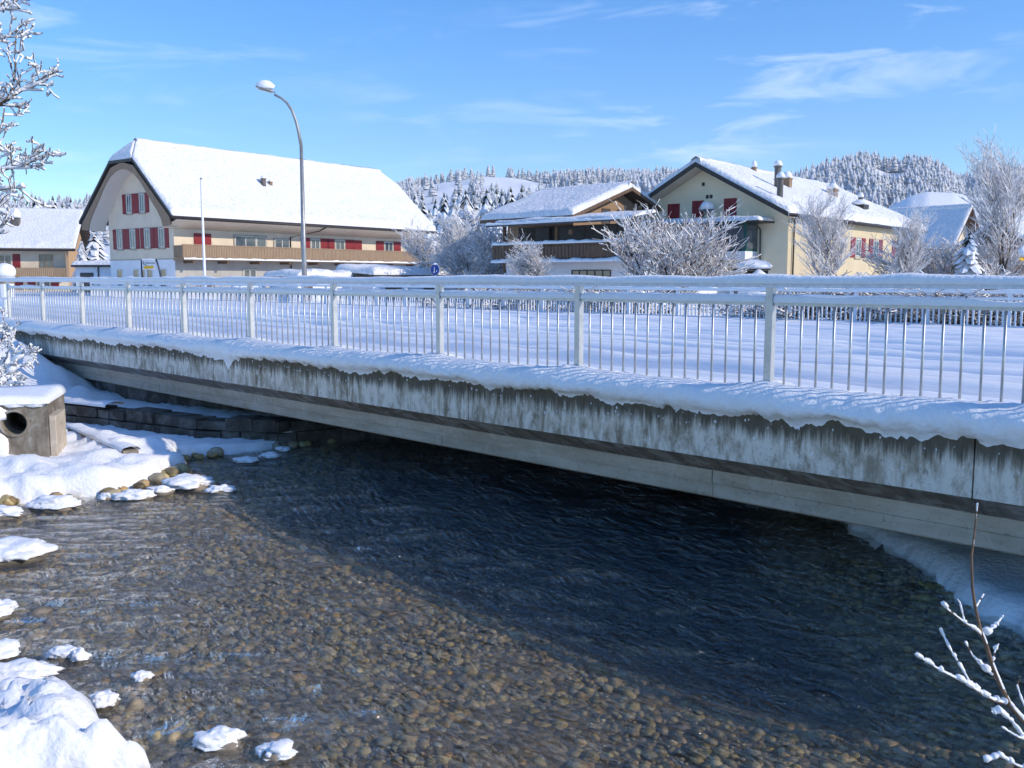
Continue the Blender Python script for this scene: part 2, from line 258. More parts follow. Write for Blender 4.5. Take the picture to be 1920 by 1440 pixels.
def mat_water():
    """clear shallow water: a mirror by Fresnel over a tinted, see-through body"""
    m, t, b, N, L = nodes_of('water'); t.nodes.remove(b); o = t.nodes['Material Output']
    tc = N('ShaderNodeTexCoord')
    mp = N('ShaderNodeMapping'); mp.inputs['Rotation'].default_value = (0, 0, R(-40)); mp.inputs['Scale'].default_value = (1.0, 2.5, 1); L(tc.outputs['Object'], mp.inputs['Vector'])
    a = N('ShaderNodeTexNoise'); a.inputs['Scale'].default_value = 3.2; a.inputs['Detail'].default_value = 5; a.inputs['Roughness'].default_value = 0.55; a.inputs['Distortion'].default_value = 0.9
    L(mp.outputs[0], a.inputs['Vector'])
    c = N('ShaderNodeTexNoise'); c.inputs['Scale'].default_value = 11; c.inputs['Detail'].default_value = 3; c.inputs['Distortion'].default_value = 0.6; L(mp.outputs[0], c.inputs['Vector'])
    ad = N('ShaderNodeMath'); ad.operation = 'MULTIPLY_ADD'; ad.inputs[1].default_value = 0.42; L(c.outputs['Fac'], ad.inputs[0]); L(a.outputs['Fac'], ad.inputs[2])
    bp = N('ShaderNodeBump'); bp.inputs['Strength'].default_value = 1.0; bp.inputs['Distance'].default_value = 0.20; L(ad.outputs[0], bp.inputs['Height'])
    ge = N('ShaderNodeNewGeometry'); dt = N('ShaderNodeVectorMath'); dt.operation = 'DOT_PRODUCT'; L(ge.outputs['Incoming'], dt.inputs[0]); L(bp.outputs[0], dt.inputs[1])
    ab_ = N('ShaderNodeMath'); ab_.operation = 'ABSOLUTE'; L(dt.outputs['Value'], ab_.inputs[0])
    sb = N('ShaderNodeMath'); sb.operation = 'SUBTRACT'; sb.inputs[0].default_value = 1.0; sb.use_clamp = True; L(ab_.outputs[0], sb.inputs[1])
    pw = N('ShaderNodeMath'); pw.operation = 'POWER'; pw.inputs[1].default_value = 4.0; L(sb.outputs[0], pw.inputs[0])
    fr = N('ShaderNodeMath'); fr.operation = 'MULTIPLY_ADD'; fr.inputs[1].default_value = 0.96; fr.inputs[2].default_value = 0.085; fr.use_clamp = True; L(pw.outputs[0], fr.inputs[0])
    gl = N('ShaderNodeBsdfGlossy'); gl.inputs['Roughness'].default_value = 0.05; gl.inputs['Color'].default_value = (0.94, 0.97, 1.0, 1); L(bp.outputs[0], gl.inputs['Normal'])
    tr = N('ShaderNodeBsdfTransparent'); tr.inputs['Color'].default_value = (0.99, 0.985, 0.95, 1)
    rf_ = N('ShaderNodeBsdfRefraction'); rf_.inputs['IOR'].default_value = 1.2; rf_.inputs['Roughness'].default_value = 0.0; rf_.inputs['Color'].default_value = (0.94, 0.96, 0.95, 1); L(bp.outputs[0], rf_.inputs['Normal'])
    m0 = N('ShaderNodeMixShader'); m0.inputs[0].default_value = 0.16; L(tr.outputs[0], m0.inputs[1]); L(rf_.outputs[0], m0.inputs[2])
    mx = N('ShaderNodeMixShader'); L(fr.outputs[0], mx.inputs[0]); L(m0.outputs[0], mx.inputs[1]); L(gl.outputs[0], mx.inputs[2]); L(mx.outputs[0], o.inputs['Surface'])
    MATS['water'] = m
mat_water()

# ------------------------------------------------------------------ object helpers
def tag(o, label=None, cat=None, group=None, kind=None):
    if label: o['label'] = label
    if cat: o['category'] = cat
    if group: o['group'] = group
    if kind: o['kind'] = kind
    return o
def link_mesh(name, me, m, parent=None, smooth=False):
    me.materials.append(MATS[m]) if isinstance(m, str) else [me.materials.append(MATS[q]) for q in m]
    if smooth: me.polygons.foreach_set('use_smooth', [True] * len(me.polygons))
    o = bpy.data.objects.new(name, me); COL.objects.link(o)
    if parent: o.parent = parent
    return o
def mk(name, v, f, m, parent=None, smooth=False):
    me = bpy.data.meshes.new(name)
    v = np.asarray(v, float)
    if isinstance(f, np.ndarray):
        k = f.shape[1]; me.vertices.add(len(v)); me.vertices.foreach_set('co', v.ravel())
        me.loops.add(f.size); me.loops.foreach_set('vertex_index', f.ravel().astype(np.int32))
        me.polygons.add(len(f)); me.polygons.foreach_set('loop_start', np.arange(0, f.size, k, dtype=np.int32)); me.polygons.foreach_set('loop_total', np.full(len(f), k, dtype=np.int32))
        me.update(calc_edges=True); me.validate()
    else:
        me.from_pydata([tuple(p) for p in v], [], f); me.update()
    return link_mesh(name, me, m, parent, smooth)
def empty(name, loc, az=None, rz=0.0):
    o = bpy.data.objects.new(name, None); COL.objects.link(o); o.location = [float(t) for t in loc]
    if az is not None:
        d = az_dir(az + 90); rz = math.atan2(d[1], d[0])
    o.rotation_euler = (0, 0, rz); o.empty_display_size = 0.3
    return o
class MB:
    def __init__(s): s.v = []; s.f = []
    def add(s, v, f):
        k = len(s.v); s.v += [tuple(float(t) for t in p) for p in v]; s.f += [tuple(i + k for i in q) for q in f]; return s
    def box(s, x0, x1, y0, y1, z0, z1, bev=0.0):
        if bev <= 0:
            return s.add([(x0, y0, z0), (x1, y0, z0), (x1, y1, z0), (x0, y1, z0), (x0, y0, z1), (x1, y0, z1), (x1, y1, z1), (x0, y1, z1)],
                         [(0, 3, 2, 1), (4, 5, 6, 7), (0, 1, 5, 4), (1, 2, 6, 5), (2, 3, 7, 6), (3, 0, 4, 7)])
        b = bev; o = [(x0 + b, y0), (x1 - b, y0), (x1, y0 + b), (x1, y1 - b), (x1 - b, y1), (x0 + b, y1), (x0, y1 - b), (x0, y0 + b)]
        return s.prism(o, z0, z1)
    def prism(s, poly, z0, z1):
        n = len(poly); v = [(x, y, z0) for x, y in poly] + [(x, y, z1) for x, y in poly]
        return s.add(v, [tuple(range(n - 1, -1, -1)), tuple(range(n, 2 * n))] + [(i, (i + 1) % n, n + (i + 1) % n, n + i) for i in range(n)])
    def extrude(s, poly3, d):
        n = len(poly3); d = np.array(d, float); v = [np.array(p, float) for p in poly3]; v = v + [p + d for p in v]
        return s.add(v, [tuple(range(n - 1, -1, -1)), tuple(range(n, 2 * n))] + [(i, (i + 1) % n, n + (i + 1) % n, n + i) for i in range(n)])
    def tube(s, pts, rad, n=8, cap=True):
        pts = [np.array(p, float) for p in pts]; m = len(pts); rad = [rad] * m if np.isscalar(rad) else rad; rings = []; vv = []
        for i in range(m):
            d = pts[min(i + 1, m - 1)] - pts[max(i - 1, 0)]; d /= (np.linalg.norm(d) + 1e-9)
            a = np.array([0, 0, 1.0]) if abs(d[2]) < 0.9 else np.array([1.0, 0, 0]); e1 = np.cross(d, a); e1 /= np.linalg.norm(e1); e2 = np.cross(d, e1)
            for k in range(n):
                t = 2 * math.pi * k / n; vv.append(pts[i] + (e1 * math.cos(t) + e2 * math.sin(t)) * rad[i])
        ff = [(i * n + k, i * n + (k + 1) % n, (i + 1) * n + (k + 1) % n, (i + 1) * n + k) for i in range(m - 1) for k in range(n)]
        if cap: ff += [tuple(range(n - 1, -1, -1)), tuple(range((m - 1) * n, m * n))]
        return s.add(vv, ff)
    def lathe(s, prof, n=12, c=(0, 0, 0)):
        vv = [(c[0] + r * math.cos(2 * math.pi * k / n), c[1] + r * math.sin(2 * math.pi * k / n), c[2] + z) for r, z in prof for k in range(n)]
        m = len(prof); ff = [(i * n + k, i * n + (k + 1) % n, (i + 1) * n + (k + 1) % n, (i + 1) * n + k) for i in range(m - 1) for k in range(n)]
        ff += [tuple(range(n - 1, -1, -1)), tuple(range((m - 1) * n, m * n))]
        return s.add(vv, ff)
    def build(s, name, m, parent=None, smooth=False): return mk(name, s.v, s.f, m, parent, smooth)
def grid_faces(nx, ny):
    i, j = np.meshgrid(np.arange(nx - 1), np.arange(ny - 1), indexing='ij'); a = (i * ny + j).ravel()
    return np.stack([a, a + ny, a + ny + 1, a + 1], 1)
_ico = {}
def ico(sub):
    if sub not in _ico:
        import bmesh
        b = bmesh.new(); bmesh.ops.create_icosphere(b, subdivisions=sub, radius=1)
        _ico[sub] = (np.array([v.co[:] for v in b.verts]), np.array([[v.index for v in f.verts] for f in b.faces])); b.free()
    return _ico[sub]
def blob(name, c, size, m, parent=None, seed=0, sub=3, amp=0.18, freq=1.6, flat=None):
    v, f = ico(sub); n = fbm(v[:, 0] * freq + seed * 3.1, v[:, 1] * freq, v[:, 2] * freq, seed, 3)
    w = v * (1 + amp * n)[:, None]
    if flat is not None: w[:, 2] = np.where(w[:, 2] < flat, flat + (w[:, 2] - flat) * 0.15, w[:, 2])
    return mk(name, w * np.array(size) + np.array(c), f, m, parent, True)
def snow_slab(name, rows, m, parent, thick=0.3, nu=60, seed=1, edge=0.35, lump=0.05, up=(0, 0, 1), eave=0.0):
    """snow on a sloping face: rows = list of (left point, right point) from the eave up to the ridge"""
    nv_t = []
    for i in range(len(rows) - 1):
        d = np.linalg.norm(np.array(rows[i + 1][0]) - np.array(rows[i][0])); k = max(2, int(d / 0.22))
        for j in range(k): nv_t.append(i + j / k)
    nv_t.append(len(rows) - 1)
    # crowd rows at the eave for a rounded lip
    P = []; D = []
    us = np.linspace(0, 1, nu); us = np.concatenate([[0, 0.002, 0.006], us[1:-1], [0.994, 0.998, 1]])
    tv = sorted(set(nv_t + [0.0, 0.03, 0.08, 0.15]))
    for t in tv:
        i = min(int(t), len(rows) - 2); w = t - i
        a = np.array(rows[i][0], float) * (1 - w) + np.array(rows[i + 1][0], float) * w; b = np.array(rows[i][1], float) * (1 - w) + np.array(rows[i + 1][1], float) * w
        P.append(a[None] + (b - a)[None] * us[:, None])
    P = np.array(P); nr, nc = P.shape[:2]
    e0 = np.linalg.norm(P - P[0:1], axis=2); el = np.linalg.norm(P - P[:, :1], axis=2); er = np.linalg.norm(P - P[:, -1:], axis=2)
    d = np.minimum(np.minimum(e0, el), er)
    prof = np.sqrt(np.clip(1 - (1 - np.clip(d / edge, 0, 1)) ** 2, 0, 1))
    nz = fbm(P[..., 0] * 0.7, P[..., 1] * 0.7, P[..., 2] * 0.7, seed, 4)
    hb = noise3(P[..., 0] * 2.6, P[..., 1] * 2.6, 0, seed + 9) * eave * np.exp(-(e0 / 0.7) ** 2)
    h = prof * (thick + lump * nz + hb) + 0.012
    upv = np.array(up, float); Q = P + h[..., None] * upv
    if eave:
        dn = P[0].mean(0) - P[-1].mean(0); dn /= np.linalg.norm(dn); sh = (0.07 + 0.8 * eave * noise3(P[..., 0] * 0.8, P[..., 1] * 0.8, 0, seed + 17) + 0.35 * eave * noise3(P[..., 0] * 3.1, P[..., 1] * 3.1, 0, seed + 18)) * np.exp(-(e0 / 0.45) ** 2) * (e0 > 1e-4)
        Q = Q + dn * sh[..., None]
    v = np.concatenate([Q.reshape(-1, 3), P.reshape(-1, 3)]); f = grid_faces(nr, nc)
    # skirt closing the rim
    k = nr * nc; rim = [(0, j) for j in range(nc)] + [(i, nc - 1) for i in range(1, nr)] + [(nr - 1, j) for j in range(nc - 2, -1, -1)] + [(i, 0) for i in range(nr - 2, 0, -1)]
    ri = np.array([i * nc + j for i, j in rim]); rn = np.roll(ri, -1)
    f = np.concatenate([f, np.stack([ri, rn, rn + k, ri + k], 1)])
    return mk(name, v, f, m, parent, True)
def cap_strip(name, pts, w, h, m, parent, seed=0, droop=0.0, step=0.08, amp=0.3):
    """a band of snow lying along a rail: pts are the ends of its underside centre line"""
    a, b = np.array(pts[0], float), np.array(pts[1], float); ln = np.linalg.norm(b - a); n = max(2, int(ln / step)); t = np.linspace(0, 1, n)
    d = (b - a) / ln; side = np.cross(d, [0, 0, 1.0]); side /= np.linalg.norm(side)
    c = a[None] + (b - a)[None] * t[:, None]
    nz = 1 + amp * fbm(t * ln * 2.2 + seed * 7.7, np.zeros(n) + seed, 0, seed, 3)
    prof = [(-0.5, -droop), (-0.52, 0.25), (-0.38, 0.75), (0, 1.0), (0.38, 0.75), (0.52, 0.25), (0.5, -droop)]
    rows = [c + side * (w * x) * (0.9 + 0.1 * nz)[:, None] + np.array([0, 0, 1.0]) * (h * z * (nz if z > 0 else 1 + 0 * nz))[:, None] for x, z in prof]
    v = np.stack(rows, 1).reshape(-1, 3); f = grid_faces(n, len(prof)); k = len(prof)
    v = np.concatenate([v, [c[0], c[-1]]]); i0 = len(v) - 2
    ends = [(i0, j, j + 1, j + 1) for j in range(k - 1)]
    o = mk(name, v, f, m, parent, True); return o

# ================================================================== THE LARGE STRUCTURE
rng = random.Random(7)
GZ = 1.1                                     # village ground level

# ---- left and right bank outlines on the water plane
def wpt(px, py, z=0.0): p = on_z(px, py, z); return (p[0], p[1])
left_poly = [(-7.0, -4.0), wpt(330, 1452), wpt(300, 1425), wpt(236, 1396), wpt(196, 1372), wpt(180, 1345), wpt(140, 1324), wpt(90, 1312), wpt(40, 1298), wpt(0, 1284), wpt(-120, 1240), wpt(-260, 1120),
             wpt(-180, 985), wpt(-60, 960), wpt(20, 945), wpt(90, 940), wpt(150, 934), wpt(215, 928), wpt(262, 915), wpt(300, 900), wpt(335, 886), wpt(350, 873), wpt(322, 866),
             wpt(345, 861), wpt(420, 853), wpt(520, 841), wpt(580, 833), wpt(650, 822), (-11.6, 12.0), (-11.0, 30.0), (-30, 30), (-30, -4)]
right_poly = [(12, 30), (-6.5, 30.0), (-5.6, 12.0), wpt(1590, 992), wpt(1650, 1020), wpt(1720, 1062), wpt(1790, 1108), wpt(1860, 1152), wpt(1925, 1196), wpt(2050, 1300), (-0.2, 5.0), (0.9, 3.0), (1.2, -4.0), (12, -4)]
def sdist(poly, X, Y):
    """signed distance, positive inside"""
    P = np.array(poly); d = np.full(X.shape, 1e9); ins = np.zeros(X.shape, bool)
    for a, b in zip(P, np.roll(P, -1, 0)):
        e = b - a; t = np.clip(((X - a[0]) * e[0] + (Y - a[1]) * e[1]) / (e @ e + 1e-12), 0, 1)
        d = np.minimum(d, np.hypot(X - a[0] - t * e[0], Y - a[1] - t * e[1]))
        c = ((a[1] > Y) != (b[1] > Y)); xi = a[0] + (Y - a[1]) / (b[1] - a[1] + 1e-12) * e[0]; ins ^= c & (X < xi)
    return np.where(ins, d, -d)

def heightgrid(x0, x1, y0, y1, step):
    xs = np.arange(x0, x1 + step / 2, step); ys = np.arange(y0, y1 + step / 2, step)
    return np.meshgrid(xs, ys, indexing='ij')
# river bed
X, Y = heightgrid(-25, 7, -4, 28, 0.14)
dl, dr = sdist(left_poly, X, Y), sdist(right_poly, X, Y); dd = np.maximum(dl, dr)
zb = -0.04 - 0.22 * sstep(0, 2.6, -dd) - 0.10 * sstep(0.0, 1.0, -dr) * sstep(5.5, 2.8, -dr) * sstep(0.5, 2.5, -dl) - 0.50 * sstep(4.9, 6.6, Y) * sstep(0.2, 1.6, -dd) + 0.035 * fbm(X * 1.3, Y * 1.3, 0, 3, 4)  # extra drop towards the bridge puts the painted dark where its shade lies
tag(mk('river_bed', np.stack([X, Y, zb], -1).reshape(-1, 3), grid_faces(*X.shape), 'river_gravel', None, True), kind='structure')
def bed_z(x, y):
    d1, d2 = sdist(left_poly, x, y), sdist(right_poly, x, y); q = np.maximum(d1, d2)
    return -0.04 - 0.22 * sstep(0, 2.6, -q) - 0.10 * sstep(0.0, 1.0, -d2) * sstep(5.5, 2.8, -d2) * sstep(0.5, 2.5, -d1) - 0.50 * sstep(4.9, 6.6, y) * sstep(0.2, 1.6, -q), q, d1
# water surface
xs = np.concatenate([np.arange(-24, -13, 0.25), np.arange(-13, 0.5, 0.055), np.arange(0.5, 6.1, 0.25)]); ys = np.concatenate([np.arange(-2, 1.2, 0.2), np.arange(1.2, 11.0, 0.055), np.arange(11.0, 27.1, 0.25)])
X, Y = np.meshgrid(xs, ys, indexing='ij'); a_, b_ = X * 0.713 + Y * 0.701, Y * 0.713 - X * 0.701
a_ = a_ + 0.25 * noise3(X * 0.7, Y * 0.7, 0, 24); b_ = b_ + 0.25 * noise3(X * 0.8, Y * 0.8, 0, 25)
calm = 0.38 + 0.62 * sstep(4.2, 6.0, Y) * sstep(-11.0, -8.5, X)
wz = calm * (0.036 * fbm(a_ * 1.2, b_ * 3.2, 0, 21, 3, 0.6) + 0.016 * noise3(a_ * 3.6, b_ * 8.0, 0, 23))
tag(mk('water', np.stack([X, Y, wz], -1).reshape(-1, 3), grid_faces(*X.shape), 'water', None, True), kind='structure')
# snow banks
def bank(name, poly, xs_, ys_, hfun):
    X, Y = np.meshgrid(xs_, ys_, indexing='ij'); wob = 0.10 * fbm(X * 2.3, Y * 2.3, 0, 31, 3) + 0.05 * fbm(X * 7, Y * 7, 0, 32, 2)
    d = sdist(poly, X, Y) + wob * 0.8
    Z = hfun(X, Y, np.maximum(d, 0)); keep = d > -0.14
    gx_, gy_ = np.gradient(d, xs_, ys_); gl_ = np.hypot(gx_, gy_) + 1e-6; out_ = d < 0; gl_ = np.maximum(gl_, 0.8)
    X = np.where(out_, X - d * gx_ / gl_ ** 2, X); Y = np.where(out_, Y - d * gy_ / gl_ ** 2, Y); Z = np.where(out_, -0.05, Z)
    f = grid_faces(*X.shape); k = keep.ravel()[f].all(1)
    v = np.stack([X, Y, Z], -1).reshape(-1, 3); used = np.unique(f[k]); mp = np.zeros(len(v), int); mp[used] = np.arange(len(used))
    return tag(mk(name, v[used], mp[f[k]], 'snow', None, True), kind='structure')
blk = on_z(50, 846, 0.3)
TOE = [(-16.9, 5.7), (-15.2, 6.1), (-13.2, 6.6), (-12.05, 7.3), (-11.55, 9.5), (-11.2, 13)]
def h_left(X, Y, d):
    lip = np.sqrt(np.clip(1 - (1 - np.clip(d / 0.24, 0, 1)) ** 2, 0, 1))
    near = sstep(4.2, 2.4, Y); crust = fbm(X * 9, Y * 9, 0, 16, 3, 0.6)
    h = lip * 0.22 + 0.06 * sstep(0.3, 2.5, d) + lip * (0.085 * fbm(X * 1.9, Y * 1.9, 0, 5, 4) + 0.075 * near * fbm(X * 3.6, Y * 3.6, 0, 6, 5, 0.62) + (0.012 + 0.026 * near) * crust) + 0.06 * lip * np.abs(noise3(X * 3.1, Y * 3.1, 0, 15))
    h = h + near * sstep(0.5, 2.5, d) * 0.10
    wy = np.interp(X, [p[0] for p in TOE], [p[1] for p in TOE]); side = Y - wy; zone = sstep(-17.6, -16.9, X)
    front = sstep(-1.4, -0.5, side) * zone; behind = sstep(0.12, 0.3, side) * zone
    h = h * (1 - front) + np.minimum(h, 0.11 + 0.02 * crust) * front
    h = h * (1 - behind) + (0.30 + 0.02 * crust) * behind
    up = sstep(-17.0, -21.0, X) * sstep(7.6, 6.4, Y) + sstep(-13.5, -17.5, X) * sstep(4.5, 1.5, Y) * 0.5
    return np.maximum(h, 0.02) + np.clip(up, 0, 1) * 1.0 * (1 - behind)
bank('left_bank', left_poly, np.concatenate([np.arange(-26, -16, 0.2), np.arange(-16, -9, 0.07), np.arange(-9, -3.2, 0.035)]), np.concatenate([np.arange(-2, 0.6, 0.15), np.arange(0.6, 3.9, 0.035), np.arange(3.9, 8.5, 0.07), np.arange(8.5, 28, 0.2)]), h_left)
def h_right(X, Y, d):
    d = d + 0.0
    lip = np.sqrt(np.clip(1 - (1 - np.clip(d / 0.18, 0, 1)) ** 2, 0, 1))
    return lip * 0.12 + 0.16 * np.clip(d, 0, 6) + lip * 0.03 * fbm(X * 1.5, Y * 1.5, 0, 8, 4)
bank('right_bank', right_poly, np.arange(-8, 8, 0.09), np.concatenate([np.arange(-3, 12, 0.09), np.arange(12, 29, 0.3)]), h_right)

# village ground: one sheet to the horizon behind the far railing, and the land on both sides of the stream
g = MB(); S = 3500
g.add([(-S, 27.15, GZ), (S, 27.15, GZ), (S, S, GZ), (-S, S, GZ)], [(0, 1, 2, 3)])
g.add([(-S, -S, GZ), (-26, -S, GZ), (-26, 27.15, GZ), (-S, 27.15, GZ)], [(0, 1, 2, 3)])
g.add([(7.5, -S, GZ), (S, -S, GZ), (S, 27.15, GZ), (7.5, 27.15, GZ)], [(0, 1, 2, 3)])
tag(g.build('ground', 'snow_field'), kind='structure')

# snow covered road over the bridge with wheel tracks
xs = np.concatenate([np.arange(-70, -30, 1.0), np.arange(-30, 4, 0.16), np.arange(4, 60, 1.5)]); ys = np.arange(7.42, 27.0, 0.065)
X, Y = np.meshgrid(xs, ys, indexing='ij')
wobY = Y + 0.25 * noise3(X * 0.06, Y * 0.15, 0, 41) + 0.05 * noise3(X * 0.5, Y, 0, 42)
rut = np.zeros_like(X); trackm = np.zeros_like(X)
for c, w, dep in ((9.0, 0.42, 0.05), (9.75, 0.20, 0.06), (10.9, 0.55, 0.07), (12.5, 0.40, 0.08), (13.3, 0.22, 0.05), (14.6, 0.55, 0.08), (16.4, 0.40, 0.08), (17.4, 0.3, 0.05), (18.6, 0.6, 0.09), (20.6, 0.45, 0.08), (22.3, 0.5, 0.07), (24.2, 0.5, 0.06)):
    q = np.abs(wobY - c); k = 1 - sstep(w * 0.7, w * 0.7 + 0.07, q); rut -= 1.5 * dep * k
    rut += dep * 0.95 * np.exp(-((q - w - 0.06) / 0.09) ** 2) * (0.6 + 0.6 * noise3(X * 0.9, Y * 2, 0, 44)); trackm = np.maximum(trackm, k)
Z = 1.51 + rut + 0.012 * fbm(X * 2.5, Y * 5, 0, 43, 4) + 0.004 * np.sin(X * 2 * math.pi / 0.13) * trackm * 0.5
Z += 0.05 * sstep(25.6, 26.5, Y) - 0.016 * (Y - 7.4)
tag(mk('road', np.stack([X, Y, Z], -1).reshape(-1, 3), grid_faces(*X.shape), 'snow_packed', None, True), kind='structure')

# ---- hills: real ridges at their distance, with woods on them
def hill(name, px0, px1, crest, dist, foot, seed, bumps=6.0, back=500):
    pxs = np.arange(px0, px1 + 1, 6.0); az = np.arctan((pxs - 960) / (F / math.cos(PITCH)))
    cx = [c[0] for c in crest]; cz = np.interp(pxs, cx, [(522 - c[1]) / (F / math.cos(PITCH)) for c in crest])
    ds = np.concatenate([np.linspace(foot, dist, 34), np.linspace(dist + back / 8, dist + back, 8)])
    AZ, DS = np.meshgrid(az, ds, indexing='ij')
    Hc = (cz * dist)[:, None] + (EYE[2] - GZ)
    t = (DS - foot) / (dist - foot); prof = np.where(t < 1, sstep(0, 1, np.clip(t, 0, 1)) * 0.55 + 0.45 * np.clip(t, 0, 1), 1 - 0.5 * np.abs((DS - dist) / back) ** 1.3)
    U = DS; Rr = DS * np.tan(AZ); Xw = RIGHT[0] * Rr + VIEW[0] * U; Yw = RIGHT[1] * Rr + VIEW[1] * U
    Zw = GZ - 0.5 + Hc * prof + bumps * fbm(Xw / 60, Yw / 60, 0, seed, 4) * np.clip(t * 1.5, 0, 1) * np.clip(1.12 - t, 0.12, 1)
    o = mk(name, np.stack([Xw, Yw, Zw], -1).reshape(-1, 3), grid_faces(*AZ.shape), 'snow_field', None, True); tag(o, kind='structure')
    return dict(az=az, ds=ds, X=Xw, Y=Yw, Z=Zw, dist=dist, foot=foot)
def spruce_low(seed, tiers=6, n=7):
    r = random.Random(seed); v = []; f = []
    for t in range(tiers):
        z0 = 0.10 + 0.80 * t / tiers; z1 = min(1.0, z0 + 0.30); rad = 0.20 * (1 - t / tiers) ** 0.8 + 0.02; b = len(v)
        for k in range(n):
            a = 2 * math.pi * (k + 0.5 * (t % 2)) / n + r.uniform(-.2, .2); q = rad * r.uniform(0.65, 1.25)
            v.append((q * math.cos(a), q * math.sin(a), z0 - r.uniform(0, 0.05)))
        v.append((0, 0, z1)); f += [(b + k, b + (k + 1) % n, b + n) for k in range(n)]
    return np.array(v), np.array(f)
LOW = [spruce_low(s) for s in range(5)]
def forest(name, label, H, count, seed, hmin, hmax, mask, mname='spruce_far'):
    r = np.random.RandomState(seed); V = []; Fc = []; k = 0; done = 0; tries = 0
    na, nd = H['X'].shape
    while done < count and tries < count * 12:
        tries += 1; i = r.uniform(0, na - 1.01); j = r.uniform(2, nd - 1.01); i0, j0 = int(i), int(j); a, b = i - i0, j - j0
        def bi(Q): return (Q[i0, j0] * (1 - a) + Q[i0 + 1, j0] * a) * (1 - b) + (Q[i0, j0 + 1] * (1 - a) + Q[i0 + 1, j0 + 1] * a) * b
        x, y, z = bi(H['X']), bi(H['Y']), bi(H['Z'])
        px = 960 + math.tan(np.interp(i, np.arange(na), H['az'])) * F / math.cos(PITCH); t = (np.interp(j, np.arange(nd), H['ds']) - H['foot']) / (H['dist'] - H['foot'])
        if not mask(px, t, r, x, y): continue
        vv, ff = LOW[r.randint(5)]; h = hmin * 0.6 + (hmax - hmin * 0.6) * r.beta(2.2, 2.2); an = r.uniform(0, 6.28); w = h * r.uniform(0.7, 1.4)
        c, s = math.cos(an), math.sin(an)
        V.append(np.stack([x + (vv[:, 0] * c - vv[:, 1] * s) * w, y + (vv[:, 0] * s + vv[:, 1] * c) * w, z - 0.3 + vv[:, 2] * h], 1)); Fc.append(ff + k); k += len(vv); done += 1
    o = mk(name, np.concatenate(V), np.concatenate(Fc), mname); tag(o, label, 'forest', kind='stuff'); return o
HA = hill('hill', 560, 1420, [(560, 375), (640, 369), (735, 369), (790, 355), (850, 345), (905, 335), (960, 339), (1010, 346), (1060, 349), (1100, 341), (1150, 343), (1200, 343), (1255, 341), (1320, 348), (1420, 355)], 1250, 420, 51, 9)
HB = hill('hill', 1360, 1800, [(1360, 430), (1450, 362), (1500, 350), (1540, 336), (1590, 322), (1622, 316), (1660, 328), (1700, 323), (1740, 326), (1765, 344), (1800, 375)], 900, 380, 61, 6)
HC = hill('hill', 1740, 2020, [(1740, 370), (1785, 356), (1800, 352), (1840, 338), (1900, 332), (2020, 325)], 1150, 600, 71, 7)
HD = hill('hill', -160, 640, [(-160, 386), (0, 374), (40, 390), (100, 396), (160, 394), (250, 378), (420, 372), (640, 372)], 1200, 500, 81, 8)
_cn = fbm(*np.meshgrid(np.arange(256) / 6.0, np.arange(256) / 6.0, indexing='ij'), 0, 52, 3)
def clear_noise(x, y, s, k=90): return _cn[int(x / 15) % 256, int(y / 15 + s) % 256]
def mA(px, t, r, x, y):
    if 905 < px < 1010 and 0.50 < t < 0.97 and r.rand() < 0.86: return False
    if 780 < px < 880 and 0.35 < t < 0.93 and r.rand() < 0.93: return False
    return clear_noise(x, y, 52) > -0.22 and r.rand() < 0.95
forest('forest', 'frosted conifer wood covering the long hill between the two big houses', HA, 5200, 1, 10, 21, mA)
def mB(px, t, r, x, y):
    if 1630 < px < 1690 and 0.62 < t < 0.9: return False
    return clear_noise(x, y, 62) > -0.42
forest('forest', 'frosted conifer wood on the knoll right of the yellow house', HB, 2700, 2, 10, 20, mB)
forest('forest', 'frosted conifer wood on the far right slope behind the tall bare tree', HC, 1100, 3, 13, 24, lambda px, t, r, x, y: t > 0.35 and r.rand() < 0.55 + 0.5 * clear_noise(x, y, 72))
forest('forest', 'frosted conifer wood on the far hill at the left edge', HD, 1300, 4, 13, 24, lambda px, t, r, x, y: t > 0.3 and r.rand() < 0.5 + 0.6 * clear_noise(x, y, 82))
# open snowy rise behind the steep gabled house
hill('meadow_rise', 1600, 2000, [(1600, 420), (1650, 395), (1700, 368), (1730, 360), (1780, 362), (1840, 372), (1900, 384), (2000, 395)], 330, 130, 91, 1.2, 120)

# ================================================================== THE BRIDGE
BX0, BX1 = -23.0, 12.0
bridge = tag(empty('road_bridge', (-6, 6.85, 0)), 'long grey concrete road bridge with streaked edge beam spanning the stream', 'bridge')
OX, OY = -6.0, 6.85
def bpart(name, poly, m, x0=BX0, x1=BX1): return MB().extrude([(x0 - OX, y - OY, z) for y, z in poly], (x1 - x0, 0, 0)).build(name, m, bridge)
